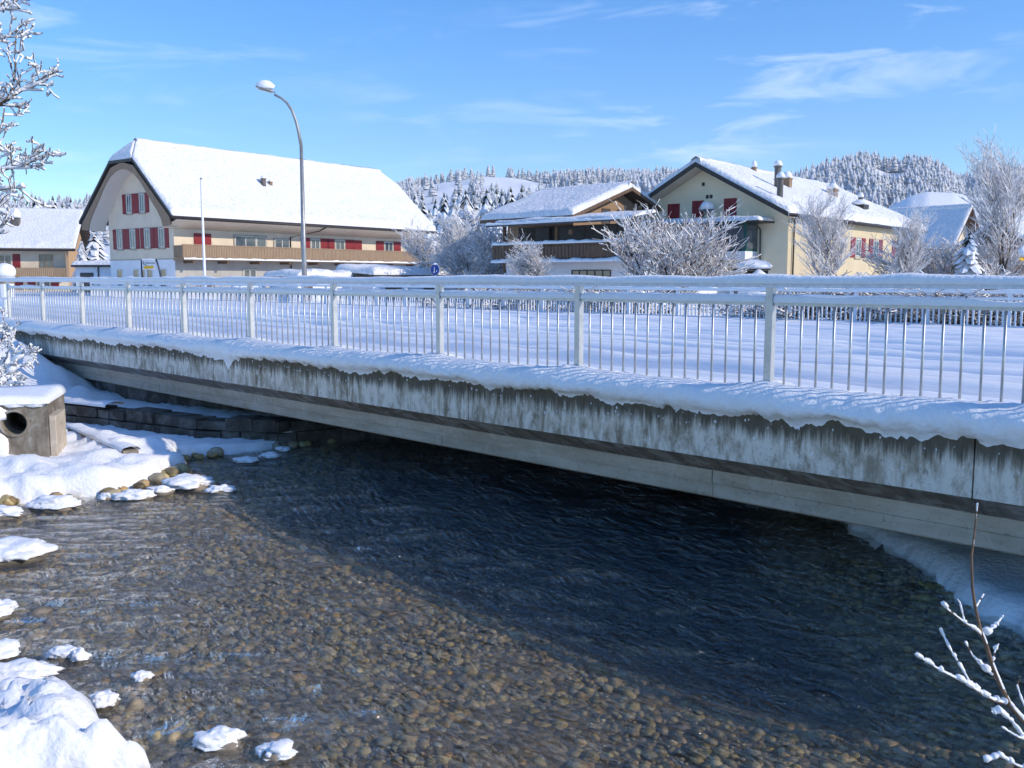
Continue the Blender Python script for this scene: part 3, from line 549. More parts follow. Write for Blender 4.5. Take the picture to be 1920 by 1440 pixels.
# edge beam cast in lengths, with narrow joints
jx = list(np.arange(BX0, BX1, 5.2)) + [BX1]
for a, b in zip(jx[:-1], jx[1:]):
    bpart('edge_beam', [(6.85, 1.48), (6.85, 0.965), (7.10, 0.965), (7.10, 1.48)], 'concrete_fascia', a + 0.006, b - 0.006)
    bpart('chamfer', [(6.856, 0.962), (7.152, 0.79), (7.30, 0.79), (7.30, 0.962)], 'concrete_chamfer', a + 0.004, b - 0.004)
gj = list(np.arange(BX0, BX1, 3.7)) + [BX1]; rg_ = random.Random(17)
for a, b in zip(gj[:-1], gj[1:]):
    o1, o2 = rg_.uniform(-0.004, 0.004), rg_.uniform(-0.004, 0.004)
    bpart('girder_board', [(7.15 + o1, 0.788), (7.15 + o1, 0.668), (7.5, 0.668), (7.5, 0.788)], 'concrete_beam', a + 0.003, b - 0.003)
    bpart('girder_length', [(7.168 + o2, 0.662), (7.168 + o2, 0.545), (7.185 + o2, 0.53), (7.7, 0.53), (7.7, 0.662)], 'concrete_beam', a + 0.003, b - 0.003)
bpart('girder', [(7.30, 0.80), (7.30, 0.54), (7.69, 0.54), (7.69, 0.80)], 'concrete_chamfer')
bpart('deck', [(7.32, 0.80), (26.9, 0.80), (26.9, 1.12), (7.102, 1.30), (7.102, 0.964), (7.32, 0.964)], 'concrete_beam')
bpart('girder', [(26.4, 0.795), (26.4, 0.53), (26.9, 0.53), (26.9, 0.795)], 'concrete_beam')
# snow lying on the edge beam and bulging over its face
xs = np.concatenate([np.arange(BX0, -2.0, 0.022), np.arange(-2.0, BX1, 0.05)]); n = len(xs)
prof = [(7.50, 1.52), (7.36, 1.565), (7.2, 1.60), (7.08, 1.605), (6.96, 1.60), (6.88, 1.578), (6.825, 1.535), (6.795, 1.48), (6.79, 1.42), (6.81, 1.37), (6.844, 1.335), (6.849, 1.30)]
rows = []
nz_big = fbm(xs * 0.6, 0 * xs, 0, 101, 3); rag = fbm(xs * 9, 0 * xs, 0, 102, 3)
for k, (y, z) in enumerate(prof):
    w = sstep(3, 8, k); e = {8: 0.35, 9: 0.7, 10: 1.0, 11: 1.5}.get(k, 0.0)
    yy = y - 0.02 * nz_big * w * (1 if k < 10 else 0) + (0.012 * fbm(xs * 12, 0 * xs + k, 0, 109, 3) if 5 <= k < 10 else 0) + 0.012 * fbm(xs * 3, 0 * xs + k * 0.4, 0, 103, 3) * w * (1 if k < 10 else 0)
    zz = z + (0.010 * fbm(xs * 11, 0 * xs + k * 1.7, 0, 108, 3) if k < 10 else 0) + 0.022 * fbm(xs * 1.3, 0 * xs + k * 0.35, 0, 104, 3) + (0.030 + 0.012 * rag + 0.010 * fbm(xs * 31, 0 * xs, 0, 107, 2) + 0.022 * nz_big + 0.020 * fbm(xs * 3.7, 0 * xs, 0, 110, 2) - 0.10 * np.exp(-((xs + 12.6) / 0.10) ** 2) - 0.03 * np.exp(-((xs + 12.3) / 0.05) ** 2)) * e
    zz = zz + 0.03 * np.exp(-(((xs + 3.945) / 2.1 + 0.5) % 1 - 0.5) ** 2 / 0.006) * (1 if 1 <= k <= 4 else 0)
    rows.append(np.stack([xs - OX, yy - OY, zz], 1))
mk('snow_ledge', np.stack(rows, 1).reshape(-1, 3), grid_faces(n, len(prof)), 'snow', bridge, True)
# small clots of snow and frost stuck to the face
clot = MB(); rr = random.Random(5); cv, cf = ico(1)
for i in range(260):
    x = rr.uniform(BX0 + 1, 2.0); z = 1.34 - abs(rr.gauss(0, 0.13)); s = rr.uniform(0.004, 0.012)
    if z < 0.98: continue
    q = cv * np.array([s * rr.uniform(.6, 1.3), 0.006, s * rr.uniform(.7, 1.8)]) + np.array([x - OX, -0.002, z]); clot.add(q, [tuple(t) for t in cf])
tag(clot.build('snow_clots', 'snow', bridge, True), kind='stuff')

# ---- near railing
RY = 7.10; PX0 = on_y(1447, 522, RY)[0]; SP = 2.1
rail = tag(empty('railing', (PX0, RY, 1.48)), 'pale galvanised railing with snowy top rail along the near edge of the bridge', 'railing')
ZR = EYE[2] - 1.48
posts = [i for i in range(-9, 4)]
pm = MB(); pm.box(-0.033, 0.033, -0.036, 0.036, 0, ZR - 0.075, 0.004); pm.box(-0.06, 0.06, -0.06, 0.06, 0.0, 0.015)
p0 = pm.build('post', 'galvanised', rail); bar_me = None
bm_ = MB().tube([(0, 0, 0.02), (0, 0, ZR - 0.19)], 0.0105, 8).build('bar', 'galvanised', rail, True)
first_p = first_b = True
for i in posts:
    o = p0 if first_p else p0.copy(); first_p or COL.objects.link(o); first_p = False; o.location = (i * SP, 0, 0)
    for k in range(1, 15):
        q = bm_ if first_b else bm_.copy(); first_b or COL.objects.link(q); first_b = False
        q.location = (i * SP + SP * k / 15, 0, 0); q.rotation_euler = (rr.uniform(-.004, .004), rr.uniform(-.004, .004), 0)
xa, xb = posts[0] * SP - 0.4, posts[-1] * SP + SP
MB().box(xa, xb, -0.05, 0.05, ZR - 0.075, ZR - 0.015, 0.0).build('top_rail', 'frosted_metal', rail)
cap_strip('snow_cap', [(xa, 0, ZR - 0.03), (xb, 0, ZR - 0.03)], 0.118, 0.055, 'snow', rail, 3, 0.25, 0.05, 0.25)
for i in posts:
    MB().box(i * SP + 0.034, (i + 1) * SP - 0.034, -0.02, 0.02, ZR - 0.225, ZR - 0.185).build('middle_rail', 'galvanised', rail)
    cap_strip('snow_cap', [(i * SP + 0.036, 0, ZR - 0.187), ((i + 1) * SP - 0.036, 0, ZR - 0.187)], 0.052, 0.04, 'snow', rail, i + 40, 0.3, 0.05, 0.35)

# ---- far railing
FY = 26.9; fz = EYE[2] - 0.34; FX0 = on_y(1483, 540, FY)[0]
far = tag(empty('railing', (FX0, FY, 1.2)), 'frost-white railing on the far edge of the snowy road', 'railing')
zt = fz - 1.2; fm = MB().box(-0.045, 0.045, -0.045, 0.045, 0, zt - 0.05); fp0 = fm.build('post', 'frosted_metal', far); first = True
fposts = list(range(-26, 10)); bars = MB()
for i in fposts:
    o = fp0 if first else fp0.copy(); first or COL.objects.link(o); first = False; o.location = (i * SP, 0, 0)
    for k in range(1, 14): x = i * SP + SP * k / 14; bars.box(x - 0.022, x + 0.022, -0.018, 0.018, 0.05, zt - 0.2)
tag(bars.build('bars', 'frosted_metal', far), kind='stuff')
xa, xb = fposts[0] * SP, (fposts[-1] + 1) * SP
MB().box(xa, xb, -0.06, 0.06, zt - 0.07, zt - 0.01).build('top_rail', 'frosted_metal', far); cap_strip('snow_cap', [(xa, 0, zt - 0.03), (xb, 0, zt - 0.03)], 0.15, 0.09, 'snow', far, 8, 0.2, 0.15, 0.35)
MB().box(xa, xb, -0.03, 0.03, zt - 0.24, zt - 0.19).build('middle_rail', 'frosted_metal', far); cap_strip('snow_cap', [(xa, 0, zt - 0.2), (xb, 0, zt - 0.2)], 0.09, 0.05, 'snow', far, 9, 0.2, 0.15, 0.4)

# ---- abutment and stone toe wall under the left end
ab = tag(empty('abutment', (-16.2, 7.3, 0)), 'dark concrete abutment wall in the shade under the left end of the bridge', 'abutment')
pl = [(-24, 7.25), (-16.2, 7.25), (-12.9, 8.1), (-11.9, 12), (-11.4, 26.8)]
for a, b in zip(pl[:-1], pl[1:]):
    a, b = np.array(a), np.array(b); e = (b - a) / np.linalg.norm(b - a); nrm = np.array([-e[1], e[0]])
    MB().prism([tuple(q) for q in (a - (16.2 * np.array([-1, 0]) + np.array([0, 7.3])), b - np.array([-16.2, 7.3]), b + nrm * 0.5 - np.array([-16.2, 7.3]), a + nrm * 0.5 - np.array([-16.2, 7.3]))], -0.2, 0.79).build('wall', 'stone_wall', ab)
toe = tag(empty('stone_wall', (-15.4, 6.95, 0)), 'low rough stone wall at the water under the left end of the bridge', 'wall')
pl = [np.array(q) for q in TOE]
r2_ = random.Random(3); org = np.array([-15.4, 6.95])
for a, b in zip(pl[:-1], pl[1:]):
    ln = np.linalg.norm(b - a); e = (b - a) / ln; nrm = np.array([-e[1], e[0]]); z = 0.0
    for row in range(2):
        hh = (0.23, 0.20)[row]; s = -0.17 * row
        while s < ln - 0.05:
            w = r2_.uniform(0.28, 0.75); s1 = min(s + w, ln); q0 = a + e * max(s, 0) + nrm * r2_.uniform(-0.06, 0.05); q1 = a + e * (s1 - 0.015) + nrm * r2_.uniform(-0.03, 0.03); s = s1 + 0.005
            if np.linalg.norm(q1 - q0) < 0.1: continue
            MB().prism([tuple(q - org) for q in (q0, q1, q1 + nrm * 0.4, q0 + nrm * 0.4)], z - (0.15 if row == 0 else 0), z + hh - 0.012 - r2_.uniform(0, 0.05) * (row + 0.3)).build('stone', 'stone_wall', toe)
        z += hh
cap_strip('snow_cap', [(-1.45, -1.05, 0.42), (0.1, -0.68, 0.42)], 0.36, 0.06, 'snow', toe, 61, 0.1, 0.06, 0.4)
# slanting concrete kerb below the culvert block
k0, k1 = on_z(140, 800, 0.34), on_z(246, 853, 0.20); kd = (k1 - k0)[:2]; kl = float(np.hypot(*kd))
kb = tag(empty('concrete_kerb', (k0[0], k0[1], 0), rz=math.atan2(kd[1], kd[0])), 'sloping concrete kerb with a snow strip beside the culvert block', 'kerb')
MB().extrude([(0, -0.11, 0.0), (0, 0.11, 0.0), (0, 0.10, 0.36), (0, -0.10, 0.36)], (kl, 0, -0.10)).build('kerb_body', 'concrete_old', kb)
cap_strip('snow_cap', [(0.0, 0, 0.355), (kl, 0, 0.255)], 0.24, 0.05, 'snow', kb, 4, 0.1, 0.05, 0.3)

# ---- culvert block with its pipe
cb = tag(empty('culvert_block', at_u(52, 846, 11.8) * np.array([1, 1, 0]) + np.array([0, 0, 0.2]), az=-16), 'weathered concrete culvert block with round pipe mouth and snow on top', 'culvert')
px = lambda q: (q - 52) / 1761 * 11.8 * 1.06
x0, x1 = px(-80), px(88); ztop = 0.72; cx, cz, cr = px(32), 0.66, 0.15
def plate_with_hole(x0, x1, z0, z1, cx, cz, r, y, depth, n=32):
    m = MB(); ang = [2 * math.pi * k / n for k in range(n)]; inner = [(cx + r * math.cos(a), cz + r * math.sin(a)) for a in ang]; outer = []
    for a in ang:
        c, s = math.cos(a), math.sin(a); t = min((x1 - cx) / c if c > 1e-6 else 1e9, (x0 - cx) / c if c < -1e-6 else 1e9, (z1 - cz) / s if s > 1e-6 else 1e9, (z0 - cz) / s if s < -1e-6 else 1e9)
        outer.append((cx + c * t, cz + s * t))
    v = [(x, y, z) for x, z in inner] + [(x, y, z) for x, z in outer]; f = [(k, n + k, n + (k + 1) % n, (k + 1) % n) for k in range(n)]
    # corners
    for xc, zc in ((x0, z0), (x1, z0), (x1, z1), (x0, z1)):
        for k in range(n):
            a, b = outer[k], outer[(k + 1) % n]
            if (abs(a[0] - xc) < 1e-6 and abs(b[1] - zc) < 1e-6) or (abs(a[1] - zc) < 1e-6 and abs(b[0] - xc) < 1e-6):
                v.append((xc, y, zc)); f.append((n + k, len(v) - 1, n + (k + 1) % n))
    m.add(v, f); return m
pf = plate_with_hole(x0, x1, -0.3, ztop, cx, cz - 0.2, cr, 0, 0)
pf.add([(x0, 0, -.3), (x0, 0, ztop), (x0, 1.2, ztop), (x0, 1.2, -.3), (x1, 0, -.3), (x1, 0, ztop), (x1, 1.2, ztop), (x1, 1.2, -.3)], [(0, 3, 2, 1), (4, 5, 6, 7), (1, 2, 6, 5), (3, 7, 6, 2)])
pf.build('block', 'concrete_old', cb)
pp = MB(); nn = 32
v = []; f = []
for y in (-0.012, 0.9):
    for k in range(nn): a = 2 * math.pi * k / nn; v.append((cx + cr * math.cos(a), y, cz - 0.2 + cr * math.sin(a)))
f = [(k, k + nn, (k + 1) % nn + nn, (k + 1) % nn) for k in range(nn)] + [tuple(range(nn, 2 * nn))]
v2 = [(cx + (cr + 0.028) * math.cos(2 * math.pi * k / nn), -0.012, cz - 0.2 + (cr + 0.028) * math.sin(2 * math.pi * k / nn)) for k in range(nn)] + [(cx + (cr + 0.028) * math.cos(2 * math.pi * k / nn), 0.004, cz - 0.2 + (cr + 0.028) * math.sin(2 * math.pi * k / nn)) for k in range(nn)]
pp.add(v, f); pp.add(v2, [(k, (k + 1) % nn, nn + (k + 1) % nn, nn + k) for k in range(nn)]); k0_ = len(pp.v) - 2 * nn
pp.f += [(k, (k + 1) % nn, k0_ + (k + 1) % nn, k0_ + k) for k in range(nn)]
pp.build('pipe', 'concrete_old', cb, True)
MB().box(x1 + 0.003, x1 + 0.09, 0.02, 0.7, -0.3, ztop - 0.18, 0.01).build('side_slab', 'concrete_beam', cb)
snow_slab('snow_cap', [((x0 - .02, -0.05, ztop - .01), (x1 + 0.03, -0.05, ztop - .01)), ((x0 - .02, 1.2, ztop - .01), (x1 + 0.03, 1.2, ztop - .01))], 'snow', cb, 0.12, 40, 5, 0.12, 0.04)
for i, (qx, qz, sx, sz) in enumerate(((-0.55, 0.62, 0.30, 0.13), (-0.36, 0.58, 0.12, 0.09), (-0.42, 0.40, 0.09, 0.17), (-0.34, 0.14, 0.12, 0.20), (-0.40, -0.05, 0.16, 0.12), (-0.1, 0.71, 0.14, 0.05), (0.12, 0.71, 0.12, 0.045))):
    blob('snow_patch', (qx, -0.005, qz), (sx, 0.045, sz), 'snow', cb, i + 70, 3, 0.3, 2.2)

# ================================================================== BUILDINGS
def ground_frame(name, r, u, az): p = ru(r, u); return empty(name, (p[0], p[1], GZ), az=az)
E0 = EYE[2] - GZ                               # eye height above the village ground
def wbox(axis, p, a0, a1, z0, z1, d0, d1):
    """a box on a wall: axis 'y' = wall facing -Y at y = p, 'x' = wall facing +X at x = p, 'w' = wall facing -X at x = p; d = depth outwards"""
    if axis == 'y': return (a0, a1, p - d1, p - d0, z0, z1)
    if axis == 'x': return (p + d0, p + d1, a0, a1, z0, z1)
    return (p - d1, p - d0, a0, a1, z0, z1)
def window(h, axis, p, c, w, z0, z1, mull=1, fm='window_frame', reveal='stone_trim', shut=0, sm='red_shutter', sw=None):
    t = 0.05
    m = MB()
    for b in ((c - w / 2, c + w / 2, z0, z0 + t), (c - w / 2, c + w / 2, z1 - t, z1), (c - w / 2, c - w / 2 + t, z0 + t, z1 - t), (c + w / 2 - t, c + w / 2, z0 + t, z1 - t)): m.box(*wbox(axis, p, *b, 0.0, 0.05))
    for k in range(mull): x = c - w / 2 + w * (k + 1) / (mull + 1); m.box(*wbox(axis, p, x - 0.03, x + 0.03, z0 + t, z1 - t, 0.0, 0.045))
    wn = m.build('window', fm, h)
    MB().box(*wbox(axis, p, c - w / 2 + t, c + w / 2 - t, z0 + t, z1 - t, 0.0, 0.018)).build('pane', 'glass', wn)
    if reveal:
        s = MB()
        s.box(*wbox(axis, p, c - w / 2 - 0.12, c - w / 2 - 0.001, z0 - 0.1, z1 + 0.1, 0.0, 0.035)); s.box(*wbox(axis, p, c + w / 2 + 0.001, c + w / 2 + 0.12, z0 - 0.1, z1 + 0.1, 0.0, 0.035))
        s.box(*wbox(axis, p, c - w / 2, c + w / 2, z1 + 0.001, z1 + 0.1, 0.0, 0.035)); s.build('surround', reveal, wn)
        MB().box(*wbox(axis, p, c - w / 2 - 0.14, c + w / 2 + 0.14, z0 - 0.17, z0 - 0.101, 0.0, 0.10)).build('sill', reveal, wn)
    if shut:
        sw = sw or w * 0.55
        for sg in ([-1, 1] if shut == 2 else [shut * -1] if shut in (1,) else []):
            x = c + sg * (w / 2 + 0.13 + sw / 2); shutter(h, axis, p, x, sw, z0 - 0.08, z1 + 0.08, sm)
    return wn
def shutter(h, axis, p, c, w, z0, z1, sm='red_shutter'):
    m = MB(); m.box(*wbox(axis, p, c - w / 2, c + w / 2, z0, z1, 0.0, 0.05))
    for z in (z0 + 0.08, (z0 + z1) / 2 - 0.04, z1 - 0.16): m.box(*wbox(axis, p, c - w / 2 + 0.02, c + w / 2 - 0.02, z, z + 0.08, 0.052, 0.075))
    return m.build('shutter', sm, h)
def closed_shutters(h, axis, p, c, w, z0, z1):
    shutter(h, axis, p, c - w / 4 - 0.006, w / 2 - 0.012, z0, z1); shutter(h, axis, p, c + w / 4 + 0.006, w / 2 - 0.012, z0, z1)
    MB().box(*wbox(axis, p, c - w / 2 - 0.1, c + w / 2 + 0.1, z0 - 0.1, z0 - 0.02, 0, 0.09)).build('sill', 'stone_trim', h)
def chimney(h, x, y, z0, z1, r, m='chimney_metal', square=False, cap=0.25, seed=0):
    c = MB()
    if square: c.box(x - r, x + r, y - r, y + r, z0, z1, r * 0.1); c.box(x - r * 1.15, x + r * 1.15, y - r * 1.15, y + r * 1.15, z1, z1 + 0.07)
    else: c.tube([(x, y, z0), (x, y, z1)], r, 12); c.tube([(x, y, z1), (x, y, z1 + 0.05)], r * 1.35, 12)
    o = c.build('chimney', m, h)
    blob('snow_cap', (x, y, z1 + 0.05 + cap * 0.45), (r * 1.35, r * 1.35, cap), 'snow', o, seed + 5, 2, 0.12, 1.4, -0.35)
    return o
def roof_gable(h, x0, x1, y0, y1, ze, zr, m='dark_trim', hip0=None, hip1=None, thick=0.16, snow=0.3, seed=1, lump=0.05, eave=0.06, xr=None):
    """ridge along Y; hip = (set-back of ridge end, height of hip eave) or None"""
    xr = (x0 + x1) / 2 if xr is None else xr
    ya, yb = y0 + (hip0[0] if hip0 else 0), y1 - (hip1[0] if hip1 else 0)
    def verge(x_e, y_e, y_r, hip):
        pts = [(x_e, y_e, ze)]
        if hip: q = (hip[1] - ze) / (zr - ze); pts.append((x_e + (xr - x_e) * q, y_e, hip[1]))
        pts.append((xr, y_r, zr)); return pts
    sides = []
    for x_e in (x1, x0):
        a, b = verge(x_e, y0, ya, hip0), verge(x_e, y1, yb, hip1)
        zs = sorted(set([p[2] for p in a + b]))
        def at(pts, z):
            for p, q in zip(pts[:-1], pts[1:]):
                if p[2] - 1e-6 <= z <= q[2] + 1e-6: w = (z - p[2]) / (q[2] - p[2]); return tuple(np.array(p) * (1 - w) + np.array(q) * w)
        sides.append([(at(a, z), at(b, z)) for z in zs])
    m_ = MB()
    for rows in sides:
        poly = [r[0] for r in rows] + [r[1] for r in rows[::-1]]
        if np.linalg.norm(np.array(rows[-1][0]) - np.array(rows[-1][1])) < 1e-6: poly = poly[:-1]
        m_.extrude(poly, (0, 0, -thick))
    hips = []
    for hip, y_e, y_r in ((hip0, y0, ya), (hip1, y1, yb)):
        if hip:
            q = (hip[1] - ze) / (zr - ze); tri = [(x0 + (xr - x0) * q, y_e, hip[1]), (x1 + (xr - x1) * q, y_e, hip[1]), (xr, y_r, zr)]; m_.extrude(tri, (0, 0, -thick)); hips.append(tri)
    rf = m_.build('roof', m, h)
    for i, rows in enumerate(sides):
        rows2 = [tuple(np.array(p) + np.array([0, 0, 0.004]) for p in r) for r in rows]
        if i == 1: rows2 = [(b, a) for a, b in rows2]
        snow_slab('snow_cover', rows2, 'snow_roof', rf, snow, 110, seed + i, 0.3, lump, eave=eave)
    for tri in hips: snow_slab('snow_cover', [(np.array(tri[0]) + [0, 0, .004], np.array(tri[1]) + [0, 0, .004]), (np.array(tri[2]) - [0.02, 0, -.004], np.array(tri[2]) + [0.02, 0, .004])], 'snow_roof', rf, snow, 24, seed + 7, 0.25, lump)
    # snow along the ridge closes the two covers
    blob_r = cap_strip('snow_ridge', [(xr, ya, zr - 0.12), (xr, yb, zr - 0.12)], 0.7, snow + 0.16, 'snow_roof', rf, seed + 3, 0.0, 0.3, 0.06)
    return rf
def gutter(h, pts, r=0.07): return MB().tube(pts, r, 8).build('gutter', 'dark_trim', h, True)
def l_at(px, h_r, h_u, az, z=2.0):                      # distance along a wall whose picture column is px
    a = R(az); k = (px - 960) / (F / math.cos(PITCH)); return (k * h_u - h_r) / (math.sin(a) - k * math.cos(a))

# ---- the big farmhouse with the arched gable
r0, u0, azH = -25.08, 70.0, 37.0
H1 = tag(ground_frame('farmhouse', r0, u0, azH), 'large cream farmhouse with arched gable, red shutters and huge snowy roof', 'house')
W, LH, Of, Os, Oe = 8.84, 25.4, 1.37, 1.95, 1.7
ze, zr, zh = E0 + 4.30, E0 + 10.25, E0 + 8.85
fl = E0 + 1.45
hw = W / 2; xc = -hw
rf = roof_gable(H1, -W - Os, Os, -Of, LH + Oe, ze + 0.18, zr, 'dark_trim', (1.3, zh), (1.3, zh), 0.2, 0.34, 11, 0.07, 0.26)
sl = (zr - 0.2 - ze + 0.02) / (hw + Os)
def roof_under(x): return zr - 0.22 - abs(x - xc) * sl
# walls
MB().prism([(-W, 0), (0, 0), (0, LH), (-W, LH)], -0.3, fl).build('lower_wall', 'white_plaster', H1)
up = MB(); prof_w = [(-W, fl + 0.002), (0, fl + 0.002), (0, roof_under(0)), (xc + 1.6, zh - 0.3), (xc - 1.6, zh - 0.3), (-W, roof_under(-W))]
up.extrude([(x, 0.0, z) for x, z in prof_w], (0, LH, 0)); up.build('upper_wall', 'cream_plaster', H1)
MB().box(0.004, 0.03, 0.02, LH, -0.3, fl).build('wall_render', 'grey_plaster', H1)
MB().box(-W - 0.03, 0.035, -0.035, -0.002, fl - 0.04, fl + 0.02).build('wall_band', 'stone_trim', H1)
# the curved gable board and its boarded barrel soffit
arch_h = [(5.1, ze - 0.55), (4.9, ze), (4.45, ze + 0.6), (3.78, ze + 1.3), (3.05, ze + 2.1), (2.35, ze + 2.85), (1.6, ze + 3.42), (0.8, ze + 3.75), (0.25, ze + 3.85)]
out_h = [(6.12, ze - 0.45), (5.95, ze + 0.12), (5.3, ze + 0.70), (4.55, ze + 1.36), (3.8, ze + 2.04), (3.1, ze + 2.66), (2.4, ze + 3.28), (1.55, ze + 4.05), (0.3, zh - 0.22)]
arch = [(xc + a, z) for a, z in arch_h] + [(xc - a, z) for a, z in arch_h[::-1]]
outer = [(xc + a, z) for a, z in out_h] + [(xc - a, z) for a, z in out_h[::-1]]
gb = MB(); n = len(arch); v = [(x, -Of + 0.06, z) for x, z in arch] + [(x, -Of + 0.06, z) for x, z in outer] + [(x, -Of + 0.14, z) for x, z in arch] + [(x, -Of + 0.14, z) for x, z in outer]
f = []
for i in range(n - 1): f += [(i, n + i, n + i + 1, i + 1), (2 * n + i, 2 * n + i + 1, 3 * n + i + 1, 3 * n + i)]
gb.add(v, f); gb.add([v[0], v[n], v[3 * n], v[2 * n]], [(0, 1, 2, 3)]); gb.add([v[n - 1], v[2 * n - 1], v[4 * n - 1], v[3 * n - 1]], [(0, 3, 2, 1)]); gb.build('gable_board', 'wood_pale', H1)
bs = MB(); v = [(x, -Of + 0.10, z) for x, z in arch] + [(x * 0.97 + xc * 0.03, 0.02, z - 0.04) for x, z in arch]; bs.add(v, [(i, i + 1, n + i + 1, n + i) for i in range(n - 1)]); bs.build('barrel_soffit', 'soffit_paint', H1, True)
# dark verge boards
for sg in (-1, 1):
    a = np.array([xc + sg * (hw + Os), -Of - 0.02, ze + 0.02]); q = (zh - ze - 0.18) / (zr - ze - 0.18); b = np.array([xc + sg * (hw + Os) * (1 - q), -Of - 0.02, zh - 0.16])
    MB().extrude([a, b, b + [0, 0, 0.22], a + [0, 0, 0.2]], (0, 0.09, 0)).build('verge_board', 'dark_trim', H1)
MB().box(xc - 1.65, xc + 1.65, -Of - 0.03, -Of + 0.06, zh - 0.2, zh + 0.02).build('verge_board', 'dark_trim', H1)
# eave soffit on the long side, gutter and downpipe
MB().extrude([(0.03, -0.9, ze - 0.62), (Os - 0.05, -0.9, ze - 0.04), (Os - 0.05, -0.9, ze - 0.0), (0.03, -0.9, ze - 0.55)], (0, LH + 1.6, 0)).build('eave_soffit', 'cream_plaster', H1)
gutter(H1, [(Os + 0.02, -Of, ze + 0.02), (Os + 0.02, LH + Oe, ze + 0.02)], 0.09)
yl = lambda px_: l_at(px_, r0, u0, azH)
yd = yl(545); MB().tube([(Os, yd + 2.4, ze), (Os - 0.5, yd + 2.0, ze - 0.35), (0.12, yd, ze - 0.9), (0.12, yd, -0.2)], 0.055, 8).build('downpipe', 'dark_trim', H1, True)
# gable windows
for g in (7.3, 5.45, 3.45, 1.55): window(H1, 'y', 0, -g, 0.66, E0 + 2.35, E0 + 3.75, 1, shut=2, sw=0.46)
for g in (5.75, 3.95): window(H1, 'y', 0, -g, 0.62, E0 + 5.05, E0 + 6.4, 1, shut=2, sw=0.46)
for g, w in ((7.5, 0.75), (5.2, 0.7), (4.25, 0.55), (3.3, 0.7), (1.5, 0.75)): window(H1, 'y', 0, -g, w, 0.1, E0 + 0.72, 0, reveal=None)
# long side openings
closed_shutters(H1, 'x', 0.03, yl(382), 1.5, fl + 0.15, fl + 1.95)
for p, w, z0, z1, sh, ml in ((462, 2.0, 0.75, 1.9, 0, 1), (491, 0.95, 0.3, 1.9, 0, 0), (530, 1.5, 0.9, 1.75, 0, 1), (592, 0.95, 0.65, 1.9, 2, 1), (638, 1.05, 0.65, 1.9, 2, 1), (729, 1.05, 0.65, 1.9, 2, 1)):
    window(H1, 'x', 0.03, yl(p), w, fl + z0, fl + z1, ml, shut=sh, sw=0.95 if sh else None)
MB().box(*wbox('x', 0.03, yl(671) - 0.5, yl(671) + 0.5, fl + 0.02, fl + 1.95, 0, 0.06)).build('door', 'red_shutter', H1)
window(H1, 'x', 0.03, yl(468), 1.2, 0.7, 2.1, 1); window(H1, 'x', 0.03, yl(600), 1.3, 0.9, 2.2, 1); window(H1, 'x', 0.03, yl(690), 1.6, 0.7, 2.2, 2)
# balcony
bd = 1.25; by1 = LH + 0.7
bal = MB().box(0.034, bd + 0.06, -0.15, by1, fl - 0.12, fl + 0.03).build('balcony', 'wood_board', H1)
sl_ = MB(); y = -0.1; rb = random.Random(2)
while y < by1 - 0.05: sl_.box(bd, bd + 0.03 + rb.uniform(0, 0.008), y, y + 0.125, fl + 0.09, fl + 0.98); y += 0.15
x = 0.1
while x < bd: sl_.box(x, x + 0.12, -0.14, -0.11, fl + 0.09, fl + 0.98); sl_.box(x, x + 0.12, by1 - 0.04, by1 - 0.01, fl + 0.09, fl + 0.98); x += 0.15
tag(sl_.build('slats', 'wood_board', bal), kind='stuff')
MB().box(bd - 0.03, bd + 0.07, -0.17, by1 + 0.02, fl + 0.985, fl + 1.06).build('handrail', 'wood_board', bal)
cap_strip('snow_strip', [(bd + 0.09, -0.15, fl - 0.03), (bd + 0.09, by1, fl - 0.03)], 0.16, 0.11, 'snow', bal, 33, 0.2, 0.2, 0.3)
for yy in np.linspace(0.8, LH - 0.5, 9): MB().box(0.035, bd, yy - 0.09, yy + 0.09, fl - 0.32, fl - 0.125).build('joist', 'wood_old', bal)
# roof vents with snow caps
yv = 10.5; xv = 0.0
zv = zr - abs(0.2 - xc) * (zr - ze - 0.18) / (hw + Os)
xv = xc + 3.2; zv = zr - 3.2 * (zr - ze - 0.18) / (hw + Os); chimney(H1, xv, 9.3, zv - 0.2, zv + 0.75, 0.16, 'chimney_metal', True, 0.2, 1); chimney(H1, xv - 0.1, 10.1, zv - 0.2, zv + 0.55, 0.13, 'chimney_brick', True, 0.15, 2)

# ---- ornamental wheel leaning at the long wall
whl = tag(ground_frame('cart_wheel', *(lambda q: (q[0], q[1]))((r0 + math.sin(R(azH)) * 2.4 + math.cos(R(azH)) * 0.45, u0 + math.cos(R(azH)) * 2.4 - math.sin(R(azH)) * 0.45)), azH), 'dark round metal wheel leaning on the grey wall of the farmhouse', 'wheel')
m = MB(); n = 28
m.tube([(0.02, 0.62 * math.cos(2 * math.pi * k / n), 0.72 + 0.62 * math.sin(2 * math.pi * k / n)) for k in range(n + 1)], 0.045, 6, False); m.build('rim', 'dark_trim', whl)
MB().tube([(-0.06, 0, 0.72), (0.1, 0, 0.72)], 0.12, 12).build('hub', 'chimney_metal', whl)
for k in range(3):
    a = 2 * math.pi * k / 3 + 0.5; MB().extrude([(0.0, 0.1 * math.cos(a), 0.72 + 0.1 * math.sin(a)), (0.0, 0.4 * math.cos(a + 0.35), 0.72 + 0.4 * math.sin(a + 0.35)), (0.0, 0.6 * math.cos(a), 0.72 + 0.6 * math.sin(a)), (0.0, 0.4 * math.cos(a - 0.35), 0.72 + 0.4 * math.sin(a - 0.35))], (0.03, 0, 0)).build('blade', 'dark_trim', whl)

